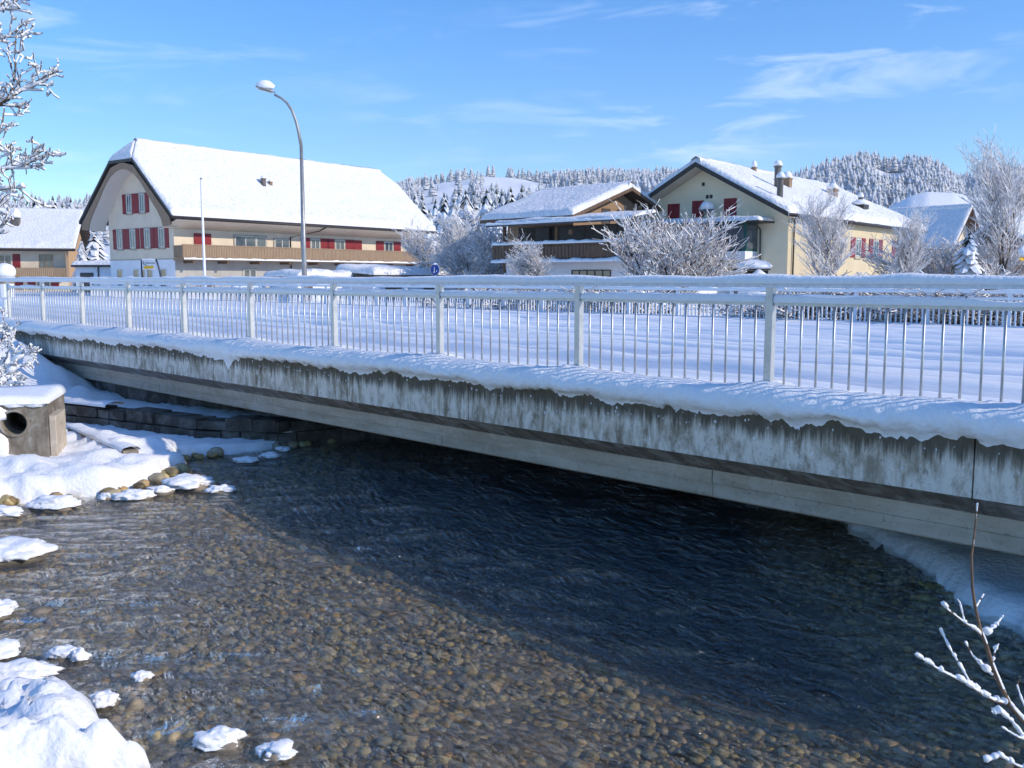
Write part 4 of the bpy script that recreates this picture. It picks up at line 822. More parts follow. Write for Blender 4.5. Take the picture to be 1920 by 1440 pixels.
# ---- bus stop sign in front of the arched gable
def u_at(px, u): return (px - 960) / (F / math.cos(PITCH)) * u
sg = tag(ground_frame('sign_board', u_at(282, 64), 64, 20), 'white sign board with yellow arrow band between bent navy posts before the white gable wall', 'sign')
MB().box(-0.62, 0.50, -0.05, 0.05, E0 + 0.58, E0 + 1.26, 0.02).build('panel', 'sign_white', sg)
MB().extrude([(-0.5, -0.056, E0 + 0.74), (-0.36, -0.056, E0 + 0.63), (0.36, -0.056, E0 + 0.68), (0.36, -0.056, E0 + 0.86), (-0.36, -0.056, E0 + 0.84)], (0, -0.01, 0)).build('arrow_band', 'sign_yellow', sg)
MB().extrude([(-0.56, -0.056, E0 + 0.78), (-0.38, -0.056, E0 + 0.70), (-0.44, -0.056, E0 + 0.79)], (0, -0.008, 0)).build('arrow_tip', 'navy_post', sg)
MB().extrude([(-0.5, -0.056, E0 + 0.90), (-0.1, -0.056, E0 + 0.87), (-0.3, -0.056, E0 + 0.92)], (0, -0.008, 0)).build('stroke', 'navy_post', sg)
MB().box(-0.2, 0.48, -0.062, -0.052, E0 + 0.98, E0 + 1.08).build('grey_band', 'lamp_grey', sg)
for x_, pts in (('l', [(-0.66, 0, 0), (-0.70, 0, E0 + 0.6), (-0.68, 0, E0 + 1.3)]), ('r', [(0.98, 0, -0.1), (0.86, 0, E0 + 0.2), (0.70, 0, E0 + 0.9), (0.55, 0, E0 + 1.28)])): MB().tube(pts, 0.055, 8).build('post', 'navy_post', sg, True)
cap_strip('snow_cap', [(-0.62, 0, E0 + 1.26), (0.5, 0, E0 + 1.26)], 0.16, 0.07, 'snow', sg, 2)
fc = bpy.data.curves.new('lettering', 'FONT'); fc.body = 'iLr'; fc.size = 0.32; fc.extrude = 0.004
fo = bpy.data.objects.new('lettering_curve', fc); COL.objects.link(fo); bpy.context.view_layer.update()
tm = bpy.data.meshes.new_from_object(fo.evaluated_get(bpy.context.evaluated_depsgraph_get())); bpy.data.objects.remove(fo)
lo = link_mesh('lettering', tm, 'navy_post', sg); lo.rotation_euler = (R(90), 0, 0); lo.location = (-0.56, -0.06, E0 + 0.95)

# ---- low garages in front of the farmhouse's long side
def garage(px0, u, w, d, h, label, doors, seed, tilt=0.0):
    g = tag(ground_frame('garage', u_at(px0, u), u, azH + 4), label, 'garage')
    MB().box(0, d, 0, w, -0.2, h, 0).build('wall', 'white_plaster', g)
    for y0_, y1_ in doors: MB().box(d + 0.003, d + 0.03, y0_, y1_, 0.0, h - 0.45).build('door', 'wood_old', g)
    MB().box(-0.25, d + 0.35, -0.25, w + 0.25, h + 0.002, h + 0.12).build('roof', 'dark_trim', g)
    snow_slab('snow_cover', [((d + 0.36, -0.26, h + 0.124), (d + 0.36, w + 0.26, h + 0.124)), ((-0.26, -0.26, h + 0.124 + tilt), (-0.26, w + 0.26, h + 0.124 + tilt))], 'snow_roof', g, 0.42, 50, seed, 0.5, 0.1, eave=0.1)
    return g
garage(640, 62, 9.0, 3.2, E0 + 0.10, 'low white garage with brown doors and thick snow roof below the balcony', [(1.0, 2.4), (4.4, 5.8)], 21, 0.25)
garage(505, 60, 5.2, 3.0, E0 - 0.02, 'low white shed with snow roof left of the brown-doored garage', [(0.4, 1.1)], 22)
wp = tag(ground_frame('woodpile', u_at(432, 58), 58, azH), 'dark sheeted woodpile beside the grey wall of the farmhouse', 'woodpile')
MB().extrude([(-0.8, 0, 0), (0.8, 0, 0), (0.8, 0, 0.55), (0.1, 0, 0.88), (-0.8, 0, 0.5)], (0, 2.4, 0)).build('sheet', 'dark_panel', wp)
snow_slab('snow_cover', [((0.8, -.05, 0.56), (0.8, 2.45, 0.56)), ((0.1, -.05, 0.89), (0.1, 2.45, 0.89))], 'snow', wp, 0.1, 16, 4, 0.15, 0.03)

# ---- far left house
H0 = tag(ground_frame('house', u_at(129, 104), 104, -15), 'far left house with snowy roof, wooden balcony and red shutters', 'house')
e0, rg = E0 + 3.15, E0 + 7.6
MB().box(-26, 0, 0, 11, -0.3, e0 + 0.2).build('wall', 'cream_plaster', H0)
MB().extrude([(0.004, 0, -0.3), (0.004, 11, -0.3), (0.004, 11, e0), (0.004, 5.5, rg - 0.5), (0.004, 0, e0)], (0.02, 0, 0)).build('gable_wall', 'orange_wall', H0)
# ridge along X: build in a turned frame
rx = empty('roof_frame', (0, 0, 0)); rx.parent = H0; rx.rotation_euler = (0, 0, R(90)); rx.name = 'roof_frame'
roof_gable(rx, -1.2, 12.2, -1.0, 27, e0, rg, 'dark_trim', None, None, 0.2, 0.34, 31, 0.05, 0.14)
# reparent the roof directly below the house
for ch in list(rx.children): ch.parent = H0; ch.rotation_euler = (0, 0, R(90))
bpy.data.objects.remove(rx)
gutter(H0, [(-27, -1.25, e0), (1.0, -1.25, e0)], 0.1)
for x, sh in ((-9.6, 2), (-6.3, 2)): window(H0, 'y', 0, x, 1.3, E0 + 1.25, E0 + 2.55, 1, reveal=None, shut=2, sw=0.75)
window(H0, 'y', 0, -2.2, 1.4, E0 + 1.2, E0 + 2.6, 1, reveal=None, fm='wood_board'); window(H0, 'y', 0, -13.2, 1.3, E0 + 1.25, E0 + 2.55, 1, reveal=None, shut=2, sw=0.75)
for x in (-9.8, -6.2, -2.6): window(H0, 'y', 0, x, 1.3, 0.3, E0 - 0.2, 1, reveal=None, shut=2, sw=0.8)
b0 = MB().box(-20, 0, -1.1, -0.003, E0 + 0.1, E0 + 0.22).build('balcony', 'wood_board', H0)
sl_ = MB(); x = -20
while x < -0.1: sl_.box(x, x + 0.17, -1.12, -1.08, E0 + 0.22, E0 + 1.15); x += 0.2
tag(sl_.build('slats', 'wood_board', b0), kind='stuff'); MB().box(-0.02, 0.03, -1.15, 0.3, E0 + 0.1, e0).build('side_screen', 'wood_board', H0)
chimney(H0, -5.6, 2.6, e0 + 1.2, E0 + 6.6, 0.42, 'chimney_metal', True, 0.75, 9)
# low annex between the two left houses
an = tag(ground_frame('annex', u_at(142, 92), 92, 8), 'low white flat-roofed annex with dark door between the two left houses', 'annex')
MB().box(0, 7, 0, 5, -0.2, E0 + 1.1).build('wall', 'white_plaster', an); MB().box(-0.2, 7.2, -0.4, 5.2, E0 + 1.102, E0 + 1.3).build('roof', 'dark_trim', an)
snow_slab('snow_cover', [((-0.2, -0.4, E0 + 1.304), (7.2, -0.4, E0 + 1.304)), ((-0.2, 5.2, E0 + 1.4), (7.2, 5.2, E0 + 1.4))], 'snow_roof', an, 0.4, 40, 5, 0.4, 0.15)
MB().box(0.5, 1.9, -0.04, -0.003, 0, E0 + 0.55).build('door', 'dark_panel', an); MB().box(2.4, 2.5, -0.12, -0.05, 0, E0 + 1.1).build('downpipe', 'dark_trim', an)
window(an, 'y', 0, 5.0, 1.8, 0.3, E0 - 0.1, 1)

# ---- middle house: shaded roof slope, dark balcony recess
H2 = tag(ground_frame('house', 6.8, 48.0, -48), 'middle house with blue-shaded snowy roof, dark recessed wall and brown board balcony', 'house')
MB().box(0.9, 9.6, 5.4, 10.3, 0, E0 + 3.5).build('upper_wall', 'wood_pale', H2)
MB().extrude([(0.9, 5.4, E0 + 3.3), (9.6, 5.4, E0 + 3.3), (5.25, 5.4, E0 + 5.0)], (0, 4.9, 0)).build('gable_wall', 'wood_pale', H2)
roof_gable(H2, -0.3, 10.8, 4.5, 11.4, E0 + 3.38, E0 + 5.25, 'wood_old', None, None, 0.2, 0.32, 41, 0.05, 0.05)
for x in (3.9, 5.4): window(H2, 'y', 5.4, x, 0.8, E0 + 3.15, E0 + 4.0, 0, 'wood_old', None)
MB().box(-0.2, 9, 0, 9.6, -0.3, E0 + 0.95).build('lower_wall', 'white_plaster', H2)
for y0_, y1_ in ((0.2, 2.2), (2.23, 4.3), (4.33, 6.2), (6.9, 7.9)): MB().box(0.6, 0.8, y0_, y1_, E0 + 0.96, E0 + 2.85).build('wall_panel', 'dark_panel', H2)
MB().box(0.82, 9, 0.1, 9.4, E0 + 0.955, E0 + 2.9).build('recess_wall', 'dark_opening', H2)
MB().box(0.5, 0.6, 6.22, 6.4, E0 + 0.96, E0 + 2.85).build('post', 'wood_pale', H2); MB().box(-0.9, -0.75, 8.9, 9.05, E0 + 0.3, E0 + 2.9).build('post', 'wood_old', H2)
lean = MB().extrude([(-1.7, 0, E0 + 2.85), (0.9, 0, E0 + 3.25), (0.9, 0, E0 + 3.38), (-1.7, 0, E0 + 2.97)], (0, 9.6, 0)).build('lean_to_roof', 'dark_panel', H2)
snow_slab('snow_cover', [((-1.0, 0, E0 + 3.085), (-1.0, 9.6, E0 + 3.085)), ((0.9, 0, E0 + 3.385), (0.9, 9.6, E0 + 3.385))], 'snow_roof', lean, 0.12, 60, 8, 0.15, 0.06)
cap_strip('snow_strip', [(-1.6, 0, E0 + 2.97), (-1.6, 9.6, E0 + 2.97)], 0.22, 0.1, 'snow', lean, 6, 0.3, 0.15, 0.5)
bb = MB().box(-1.3, 0.55, 0.3, 9.4, E0 + 0.96, E0 + 1.06).build('balcony', 'wood_old', H2)
y = 0.35; board = None
while y < 9.3:
    if board is None: board = MB().box(0, 0.03, 0, 0.205, 0, 0.66).build('board', 'wood_old', bb); q = board
    else: q = board.copy(); COL.objects.link(q)
    q.location = (-1.33 - rb.uniform(0, 0.012), y, E0 + 1.08 + rb.uniform(-0.02, 0.02)); y += 0.24
MB().box(-1.36, -1.24, 0.3, 9.4, E0 + 1.76, E0 + 1.84).build('handrail', 'wood_old', bb); cap_strip('snow_cap', [(-1.3, 0.3, E0 + 1.84), (-1.3, 9.4, E0 + 1.84)], 0.26, 0.17, 'snow', bb, 5, 0.0, 0.12, 0.3)
cap_strip('snow_strip', [(-1.35, 0.3, E0 + 0.86), (-1.35, 9.4, E0 + 0.86)], 0.4, 0.2, 'snow', bb, 7, 0.0, 0.12, 0.3)
window(H2, 'w', -0.2, 3.3, 2.6, 0.75, E0 + 0.45, 4, 'dark_trim', None)
lamp = MB().lathe([(0.04, 0.3), (0.12, 0.25), (0.16, 0.0), (0.02, -0.02)], 10, (-0.2, 4.7, E0 + 2.35)).build('lantern', 'wood_pale', H2)

# ---- the yellow house
K = 1.156
H3 = tag(ground_frame('house', 15.17, 52.0, 39.8), 'yellow house with dark gable verge, closed red shutters and sunlit snow roof', 'house')
hh_, ze3, zr3, L3 = 5.15, E0 + 3.5, E0 + 6.55, 20.4
x3 = -hh_
roof_gable(H3, -2 * hh_ - 0.5, 0.5, -1.15, L3 + 3.0, ze3, zr3, 'dark_trim', None, (3.4, ze3 + 0.02), 0.2, 0.36, 51, 0.08, 0.24)
ru3 = lambda x: zr3 - 0.22 - abs(x - x3) * (zr3 - ze3) / (hh_ + 0.5)
MB().extrude([(-2 * hh_, 0, 1.0), (0, 0, 1.0), (0, 0, ru3(0)), (x3, 0, ru3(x3)), (-2 * hh_, 0, ru3(-2 * hh_))], (0, L3, 0)).build('wall', 'yellow_plaster', H3)
MB().box(0.003, 0.03, 0.02, L3, 1.0, ru3(0) - 0.05).build('side_wall', 'yellow_plaster_shaded', H3)
MB().box(-2 * hh_ + 0.1, -0.1, 0.5, L3, -0.3, 0.998).build('base_wall', 'grey_plaster', H3)
for sg_ in (-1, 1):
    a = np.array([x3 + sg_ * (hh_ + 0.5), -1.19, ze3 - 0.2]); b = np.array([x3, -1.19, zr3 - 0.2])
    MB().extrude([a, b, b + [0, 0, 0.26], a + [0, 0, 0.26]], (0, 0.08, 0)).build('verge_board', 'dark_trim', H3)
    MB().extrude([a + [0, 0.1, -0.02], b + [0, 0.1, -0.02], b + [0, 0.1, 0.0], a + [0, 0.1, 0.0]], (0, 1.05, 0)).build('verge_soffit', 'cream_plaster', H3)
def g3(px_): return l_at(px_, 15.17, 52.0, 39.8 - 90)   # distance to the left along the gable
for p, w, z0, z1 in ((1261, 0.80, 3.42, 4.42), (1306, 0.74, 3.58, 4.52), (1366, 0.78, 3.45, 4.55)):
    closed_shutters(H3, 'y', 0, -g3(p), w, E0 + z0, E0 + z1)
for p, z in ((1315, 5.45), (1323, 4.72), (1330, 4.72)): MB().box(*wbox('y', 0, -g3(p) - 0.08, -g3(p) + 0.08, E0 + z - 0.1, E0 + z + 0.1, 0.0, 0.04)).build('vent', 'dark_opening', H3)
# bay window under a flat snowy roof
bx0, bx1 = -g3(1245) - 0.3, -g3(1418)
MB().box(bx0, bx1, -1.5, -0.003, E0 + 1.05, E0 + 1.5).build('bay_sill', 'white_plaster', H3)
bay = MB().box(bx0, bx1, -1.4, -0.003, E0 + 1.502, E0 + 3.05).build('bay_window', 'teal_frame', H3)
np_ = 4
for k in range(np_):
    w = (bx1 - bx0 - 0.2) / np_; MB().box(bx0 + 0.1 + w * k + 0.06, bx0 + 0.1 + w * (k + 1) - 0.06, -1.42, -1.404, E0 + 1.62, E0 + 2.95).build('pane', 'glass', bay)
MB().box(bx1 + 0.003, bx1 + 0.02, -1.3, -0.15, E0 + 1.62, E0 + 2.95).build('pane', 'glass', bay)
MB().box(bx0 + 0.1 + w * 2 - 0.1, bx0 + 0.1 + w * 2 + 0.05, -1.46, -1.43, E0 + 1.5, E0 + 3.05).build('mullion', 'window_frame', bay)
MB().box(bx0 - 0.3, bx1 + 1.0, -2.0, -0.004, E0 + 3.055, E0 + 3.13).build('bay_roof', 'dark_trim', H3)
snow_slab('snow_cover', [((bx0 - 0.3, -2.0, E0 + 3.133), (bx1 + 1.0, -2.0, E0 + 3.133)), ((bx0 - 0.3, -0.01, E0 + 3.15), (bx1 + 1.0, -0.01, E0 + 3.15))], 'snow_roof', H3, 0.26, 40, 4, 0.25, 0.05)
# satellite dish full of snow
dz = E0 + 3.75; dx = -g3(1336); ds_ = MB().lathe([(0.02, 0.0), (0.25, 0.05), (0.42, 0.16), (0.40, 0.17), (0.05, 0.06)], 14, (dx, -0.9, dz)).build('satellite_dish', 'lamp_grey', H3)
blob('snow_cap', (dx, -0.9, dz + 0.28), (0.42, 0.42, 0.34), 'snow', ds_, 4, 2, 0.15, 1.5, -0.4)
for q in ((dx - 0.3, -1.2), (dx + 0.3, -0.6)): MB().tube([(q[0], q[1], E0 + 3.3), (dx, -0.9, dz + 0.02)], 0.03, 6).build('dish_leg', 'dark_trim', ds_)
gutter(H3, [(0.55, -1.15, ze3 - 0.08), (0.55, L3 + 3.0, ze3 - 0.08)], 0.08)
MB().tube([(0.5, -0.2, ze3 - 0.1), (0.12, 0.6, ze3 - 0.7), (0.12, 0.6, 0.2)], 0.05, 8).build('downpipe', 'dark_trim', H3, True)
MB().tube([(bx1 + 0.7, -1.9, E0 + 3.05), (bx1 + 0.25, -0.2, E0 + 2.7), (bx1 + 0.25, -0.12, E0 + 0.8)], 0.045, 8).build('downpipe', 'dark_trim', H3, True)
y3 = lambda px_: l_at(px_, 15.17, 52.0, 39.8)
for p in (1605, 1638, 1680): window(H3, 'x', 0.03, y3(p), 0.9, E0 + 1.4, E0 + 2.5, 1, shut=2, sw=0.7)
zroof = lambda x: zr3 - abs(x - x3) * (zr3 - ze3) / (hh_ + 0.5)
for i, (x, y, h_, r_, sq) in enumerate(((-0.6, 0.2, 1.35, 0.17, 0), (-2.2, 3.4, 1.55, 0.19, 0), (-2.9, 6.4, 0.75, 0.22, 1), (-2.6, 13.0, 0.7, 0.28, 1), (-4.7, 5.5, 0.5, 0.12, 1), (-2.3, 17.5, 0.6, 0.15, 0))):
    chimney(H3, x, y, zroof(x) - 0.2, zroof(x) + h_, r_, 'chimney_brick' if sq else 'chimney_metal', bool(sq), 0.24 if not sq else 0.30, i + 12)
dm = MB().box(-1.6, -0.9, 14.2, 15.2, zroof(-1.2) - 0.2, zroof(-1.2) + 0.55).build('roof_hatch', 'dark_trim', H3); blob('snow_cap', (-1.25, 14.7, zroof(-1.2) + 0.62), (0.6, 0.75, 0.26), 'snow', dm, 3, 2, 0.12, 1.4, -0.35)
# ground floor porch with its snow load
po = tag(ground_frame('porch', u_at(1372, 49), 49, 39.8), 'small porch roof heaped with snow below the bay window of the yellow house', 'porch')
MB().box(0, 1.5, 0, 1.4, E0 + 0.42, E0 + 0.5).build('roof', 'dark_trim', po); blob('snow_cap', (0.8, 0.6, E0 + 0.62), (1.0, 0.9, 0.36), 'snow', po, 6, 3, 0.12, 1.5, -0.3)
for q in ((0.06, 0.06), (1.42, 0.06)): MB().box(q[0] - 0.05, q[0] + 0.05, q[1] - 0.05, q[1] + 0.05, -0.1, E0 + 0.418).build('post', 'dark_trim', po)
MB().box(0.45, 0.7, 0.9, 0.95, 0.0, E0 + 0.2).build('yellow_panel', 'sign_yellow', po); MB().box(0.1, 1.4, 1.3, 1.36, 0.0, E0 + 0.41).build('back_wall', 'dark_opening', po)
hp = tag(ground_frame('snow_heap', u_at(1420, 47), 47, 0), 'rounded heap of snow beside the porch of the yellow house', 'snow heap'); blob('heap', (0, 0, 0.5), (0.95, 0.8, 1.25), 'snow', hp, 8, 3, 0.14, 1.3, -0.5)

# ---- steep gabled house on the right
H4 = tag(ground_frame('house', u_at(1800, 95), 95, -40), 'small house with steep snowy gable right of the yellow house', 'house')
MB().box(-2.9, 2.9, 0.3, 13, -0.3, E0 + 3.6).build('wall', 'cream_plaster', H4)
MB().extrude([(-2.9, 0.3, E0 + 3.4), (2.9, 0.3, E0 + 3.4), (0, 0.3, E0 + 6.9)], (0, 12, 0)).build('gable_wall', 'cream_plaster', H4)
roof_gable(H4, -3.6, 3.6, -0.9, 14, E0 + 2.9, E0 + 7.1, 'wood_old', None, None, 0.2, 0.3, 71, 0.05, 0.08)
window(H4, 'y', 0.3, 0.0, 0.9, E0 + 4.4, E0 + 5.3, 1, 'wood_old', None); window(H4, 'y', 0.3, -1.6, 0.9, E0 + 1.0, E0 + 2.1, 1); window(H4, 'y', 0.3, 1.6, 0.9, E0 + 1.0, E0 + 2.1, 1)
# ---- snowy shelter roof further off on the far right
H5 = tag(ground_frame('barn', u_at(1868, 80), 80, 60), 'low snow-roofed barn with brown boards behind the tall bare tree', 'barn')
MB().box(-4, 4, 0, 8, -0.2, E0 + 2.2).build('wall', 'wood_board', H5); roof_gable(H5, -4.8, 4.8, -0.8, 8.8, E0 + 2.0, E0 + 4.6, 'wood_old', None, None, 0.18, 0.32, 81)

# ================================================================== STREET FURNITURE
# street lamp
lu = 49.0; lp = tag(ground_frame('street_lamp', u_at(571, lu), lu, 0), 'tall grey street lamp with curved arm and snow-capped head', 'street lamp')
zs = lambda py: (522 - py) / (F / math.cos(PITCH)) * lu + E0
xsx = lambda p: (p - 571) / (F / math.cos(PITCH)) * lu
MB().tube([(0, 0, -0.1), (0, 0, 2.2), (0, 0, zs(280))], [0.16, 0.13, 0.085], 12).build('pole', 'lamp_grey', lp, True)
arm = [(0, zs(280)), (xsx(567), zs(255)), (xsx(563), zs(236)), (xsx(556), zs(216)), (xsx(547), zs(202)), (xsx(536), zs(193)), (xsx(524), zs(187))]
MB().tube([(x, 0, z) for x, z in arm], [0.085, 0.082, 0.078, 0.072, 0.068, 0.063, 0.06], 10).build('arm', 'lamp_grey', lp, True)
hd = empty('tmp', (0, 0, 0)); bpy.data.objects.remove(hd)
hx, hz = xsx(508), zs(178)
mh = MB(); prof_h = [(-0.49, 0.07), (-0.41, 0.18), (-0.14, 0.23), (0.2, 0.20), (0.49, 0.08)]
vv = []; ff = []
for i, (a, w) in enumerate(prof_h):
    for k in range(10): t = 2 * math.pi * k / 10; vv.append((hx + a, w * 1.15 * math.cos(t), hz - a * 0.28 + (0.08 if math.sin(t) > 0 else 0.05) * math.sin(t) * w / 0.17))
ff = [(i * 10 + k, i * 10 + (k + 1) % 10, (i + 1) * 10 + (k + 1) % 10, (i + 1) * 10 + k) for i in range(4) for k in range(10)] + [tuple(range(9, -1, -1)), tuple(range(40, 50))]
head = mh.add(vv, ff).build('lamp_head', 'lamp_grey', lp, True)
MB().extrude([(hx - 0.36, -0.14, hz + 0.04), (hx + 0.28, -0.14, hz - 0.14), (hx + 0.28, 0.14, hz - 0.14), (hx - 0.36, 0.14, hz + 0.04)], (0, 0, -0.025)).build('lens', 'lamp_lens', head)
blob('snow_cap', (hx - 0.02, 0, hz + 0.17), (0.47, 0.28, 0.30), 'snow', lp, 3, 3, 0.1, 1.3, -0.45)
# slender flag pole
fp = tag(ground_frame('flag_pole', u_at(384, 57), 57, 0), 'slender white flag pole with small cap before the farmhouse', 'flag pole')
zf = (522 - 340) / (F / math.cos(PITCH)) * 57 + E0
MB().tube([(0, 0, -0.1), (0, 0, 2.0), (0, 0, zf)], [0.10, 0.085, 0.06], 10).build('pole', 'sign_white', fp, True); MB().lathe([(0.02, 0), (0.08, 0.02), (0.08, 0.07), (0.02, 0.12)], 10, (0, 0, zf)).build('cap', 'lamp_grey', fp, True)
# blue round sign
su = 42.5; sn = tag(ground_frame('round_sign', u_at(816, su), su, 12), 'blue round path sign with white symbol above the top rail', 'sign')
cz_ = E0 + (522 - 506) / 1761 * su; rd = 0.25
MB().tube([(0, 0.02, -0.2), (0, 0.02, cz_ + 0.15)], 0.028, 8).build('post', 'lamp_grey', sn)
n = 28; dv = [(0.8 * rd * math.cos(2 * math.pi * k / n), -0.02, cz_ + rd * math.sin(2 * math.pi * k / n)) for k in range(n)]
MB().extrude([(0.84 * rd * math.cos(2 * math.pi * k / n), -0.008, cz_ + 1.05 * rd * math.sin(2 * math.pi * k / n)) for k in range(n)], (0, 0.02, 0)).build('rim', 'sign_white', sn); MB().extrude(dv, (0, 0.01, 0)).build('disc', 'sign_blue', sn)
sy = MB(); sy.box(-0.045, -0.02, -0.026, -0.022, cz_ - 0.06, cz_ + 0.13); sy.extrude([(-0.05, -0.022, cz_ - 0.06), (-0.02, -0.022, cz_ - 0.06), (0.005, -0.022, cz_ - 0.15), (-0.015, -0.022, cz_ - 0.15)], (0, -0.004, 0)); sy.extrude([(-0.05, -0.022, cz_ - 0.06), (-0.03, -0.022, cz_ - 0.06), (-0.07, -0.022, cz_ - 0.15), (-0.09, -0.022, cz_ - 0.14)], (0, -0.004, 0)); sy.box(0.06, 0.085, -0.026, -0.022, cz_ - 0.1, cz_ - 0.02)
sy.build('symbol', 'sign_white', sn); blob('snow_cap', (0, -0.01, cz_ + rd + 0.01), (0.09, 0.05, 0.05), 'snow', sn, 2, 2, 0.15)
# snow-hooded post at the left edge and yellow plate at the right edge
lp2 = tag(ground_frame('path_lantern', u_at(10, 23.6), 23.6, 0), 'squat lantern post under a big snow hood at the left edge', 'lantern'); lp2.scale = (0.8, 0.8, 0.98)
MB().lathe([(0.12, -0.1), (0.12, 0.9), (0.22, 0.95), (0.24, 1.42), (0.30, 1.46), (0.1, 1.52)], 14).build('body', 'sign_white', lp2); MB().lathe([(0.25, 1.30), (0.25, 1.40), (0.02, 1.41)], 14).build('band', 'chimney_brick', lp2)
blob('snow_cap', (0, 0, 1.60), (0.31, 0.31, 0.22), 'snow', lp2, 5, 3, 0.08, 1.4, -0.5)
yp = tag(ground_frame('yellow_sign', u_at(1930, 27), 27, -15), 'yellow direction plate under a snow hood at the right edge', 'sign')
zy = E0 + (522 - 486) / 1761 * 27
MB().tube([(0.2, 0, -0.2), (0.2, 0, zy + 0.3)], 0.035, 8).build('post', 'lamp_grey', yp); MB().extrude([(-0.42, -0.03, zy), (-0.34, -0.03, zy - 0.05), (0.6, -0.03, zy - 0.05), (0.6, -0.03, zy + 0.05), (-0.34, -0.03, zy + 0.04)], (0, 0.03, 0)).build('plate', 'sign_yellow', yp)
blob('snow_cap', (0.1, 0, zy + 0.2), (0.52, 0.16, 0.22), 'snow', yp, 7, 3, 0.1, 1.4, -0.6)
# orange-brown wooden seat under snow behind the far railing
bo = tag(ground_frame('wooden_bench', u_at(803, 44), 44, 30), 'low orange-brown wooden seat with one raised end near the blue sign', 'bench')
MB().extrude([(-0.55, 0, 0.28), (0.5, 0, 0.35), (0.5, 0, 0.42), (-0.45, 0, 0.52), (-0.55, 0, 0.75), (-0.62, 0, 0.75)], (0, 0.5, 0)).build('seat', 'orange_wall', bo)
for x in (-0.45, 0.4): MB().box(x - 0.04, x + 0.04, 0.05, 0.45, -0.1, 0.30).build('leg', 'wood_old', bo)
cap_strip('snow_cap', [(-0.4, 0.25, 0.5), (0.5, 0.25, 0.42)], 0.45, 0.1, 'snow', bo, 3)

# ================================================================== TREES AND SHRUBS
def seg_arrays(P0, P1, R0, R1, n):
    d = P1 - P0; d = d / (np.linalg.norm(d, axis=1, keepdims=True) + 1e-9)
    a = np.where(np.abs(d[:, 2:3]) < 0.9, np.array([[0, 0, 1.0]]), np.array([[1.0, 0, 0]]))
    e1 = np.cross(d, a); e1 /= np.linalg.norm(e1, axis=1, keepdims=True); e2 = np.cross(e1, d)
    vs = []
    for P, Q in ((P0, R0), (P1, R1)):
        for k in range(n):
            t = 2 * math.pi * (k + 0.25) / n; vs.append(P + (e1 * math.cos(t) + e2 * math.sin(t)) * Q[:, None])
    v = np.stack(vs, 1).reshape(-1, 3); m = len(P0); b = (np.arange(m) * 2 * n)[:, None, None]
    f = np.array([[k, (k + 1) % n, n + (k + 1) % n, n + k] for k in range(n)])[None] + b
    return v, f.reshape(-1, 4)
def seg_obj(name, segs, m, parent, n=4):
    A_ = np.array([s[0] for s in segs]); B_ = np.array([s[1] for s in segs]); r0_ = np.array([s[2] for s in segs]); r1_ = np.array([s[3] for s in segs])
    v, f = seg_arrays(A_, B_, r0_, r1_, n); return mk(name, v, f, m, parent, True)
def snow_segs(segs, rnd, add, keep=0.8, minr=0.0, lift=0.8):
    o = []
    for s in segs:
        dz = abs(s[1][2] - s[0][2]) / (math.dist(s[0], s[1]) + 1e-9)
        if rnd.random() > keep or dz > 0.93: continue
        k = (1 - dz * 0.75); a = add * k * rnd.uniform(0.6, 1.4); off = s[2] * lift + a * 0.55
        o.append(((s[0][0], s[0][1], s[0][2] + off), (s[1][0], s[1][1], s[1][2] + off), max(minr, s[2] * 0.75 + a), max(minr, s[3] * 0.75 + a * 0.9)))
    return o
def skeleton(seed, h, stems=1, depth=4, spread=0.9, trunk_r=0.12, trunk_frac=0.3, lift=0.05, lean=0.12, twig_r=0.010, kids=(2, 3)):
    rd = random.Random(seed); out = []
    def unit(v): l = math.sqrt(sum(t * t for t in v)) or 1; return tuple(t / l for t in v)
    def go(p, d, ln, r, lev):
        ns = 5 if lev == 0 else 4 if lev < depth - 1 else 3; st = ln / ns
        for i in range(ns):
            d = unit((d[0] + rd.gauss(0, 0.13), d[1] + rd.gauss(0, 0.13), d[2] + rd.gauss(0, 0.09) + lift)); q = (p[0] + d[0] * st, p[1] + d[1] * st, p[2] + d[2] * st)
            r2 = max(r * (1 - 0.5 / ns), twig_r); out.append((p, q, r, r2, lev)); p, r = q, r2
            if lev < depth and (lev > 0 or (i + 1) / ns > trunk_frac):
                for k in range(rd.randint(*kids) if lev < depth - 1 else (1 if rd.random() < 0.75 else 0)):
                    a = rd.uniform(0, 6.283); t = rd.uniform(0.5, 1.0) * spread
                    u_ = unit((math.cos(a), math.sin(a), 0.1)); ax = (d[0] * math.cos(t) + u_[0] * math.sin(t), d[1] * math.cos(t) + u_[1] * math.sin(t), d[2] * math.cos(t) + u_[2] * math.sin(t))
                    go(p, unit(ax), ln * rd.uniform(0.42, 0.68), max(r * 0.6, twig_r), lev + 1)
    for s in range(stems):
        a = rd.uniform(0, 6.28); t = lean * rd.uniform(0.4, 1.5); go((0.15 * math.cos(a) * (stems > 1), 0.15 * math.sin(a) * (stems > 1), -0.1), unit((math.cos(a) * t, math.sin(a) * t, 1)), h * rd.uniform(0.62, 0.8), trunk_r, 0)
    return out
VAR = {}; SNOWP = {'tall': (0.036, 0.85), 'round': (0.034, 0.70), 'bushy': (0.024, 0.50), 'shrub': (0.02, 0.5)}
def tree_variant(key, **kw):
    sk = skeleton(**kw); zmax = max(s[1][2] for s in sk); rd = random.Random(kw['seed']); dp = kw.get('depth', 4)
    thick = [s for s in sk if s[4] <= 1]; thin = [s for s in sk if s[4] > 1]
    VAR[key] = dict(h=zmax, trunk=(thick, 6), crown=(thin, 3), snow=snow_segs(sk, rd, *SNOWP[key])); return VAR[key]
tree_variant('tall', seed=11, h=9.0, depth=4, spread=0.64, trunk_r=0.17, trunk_frac=0.12, lift=0.09, kids=(2, 3))
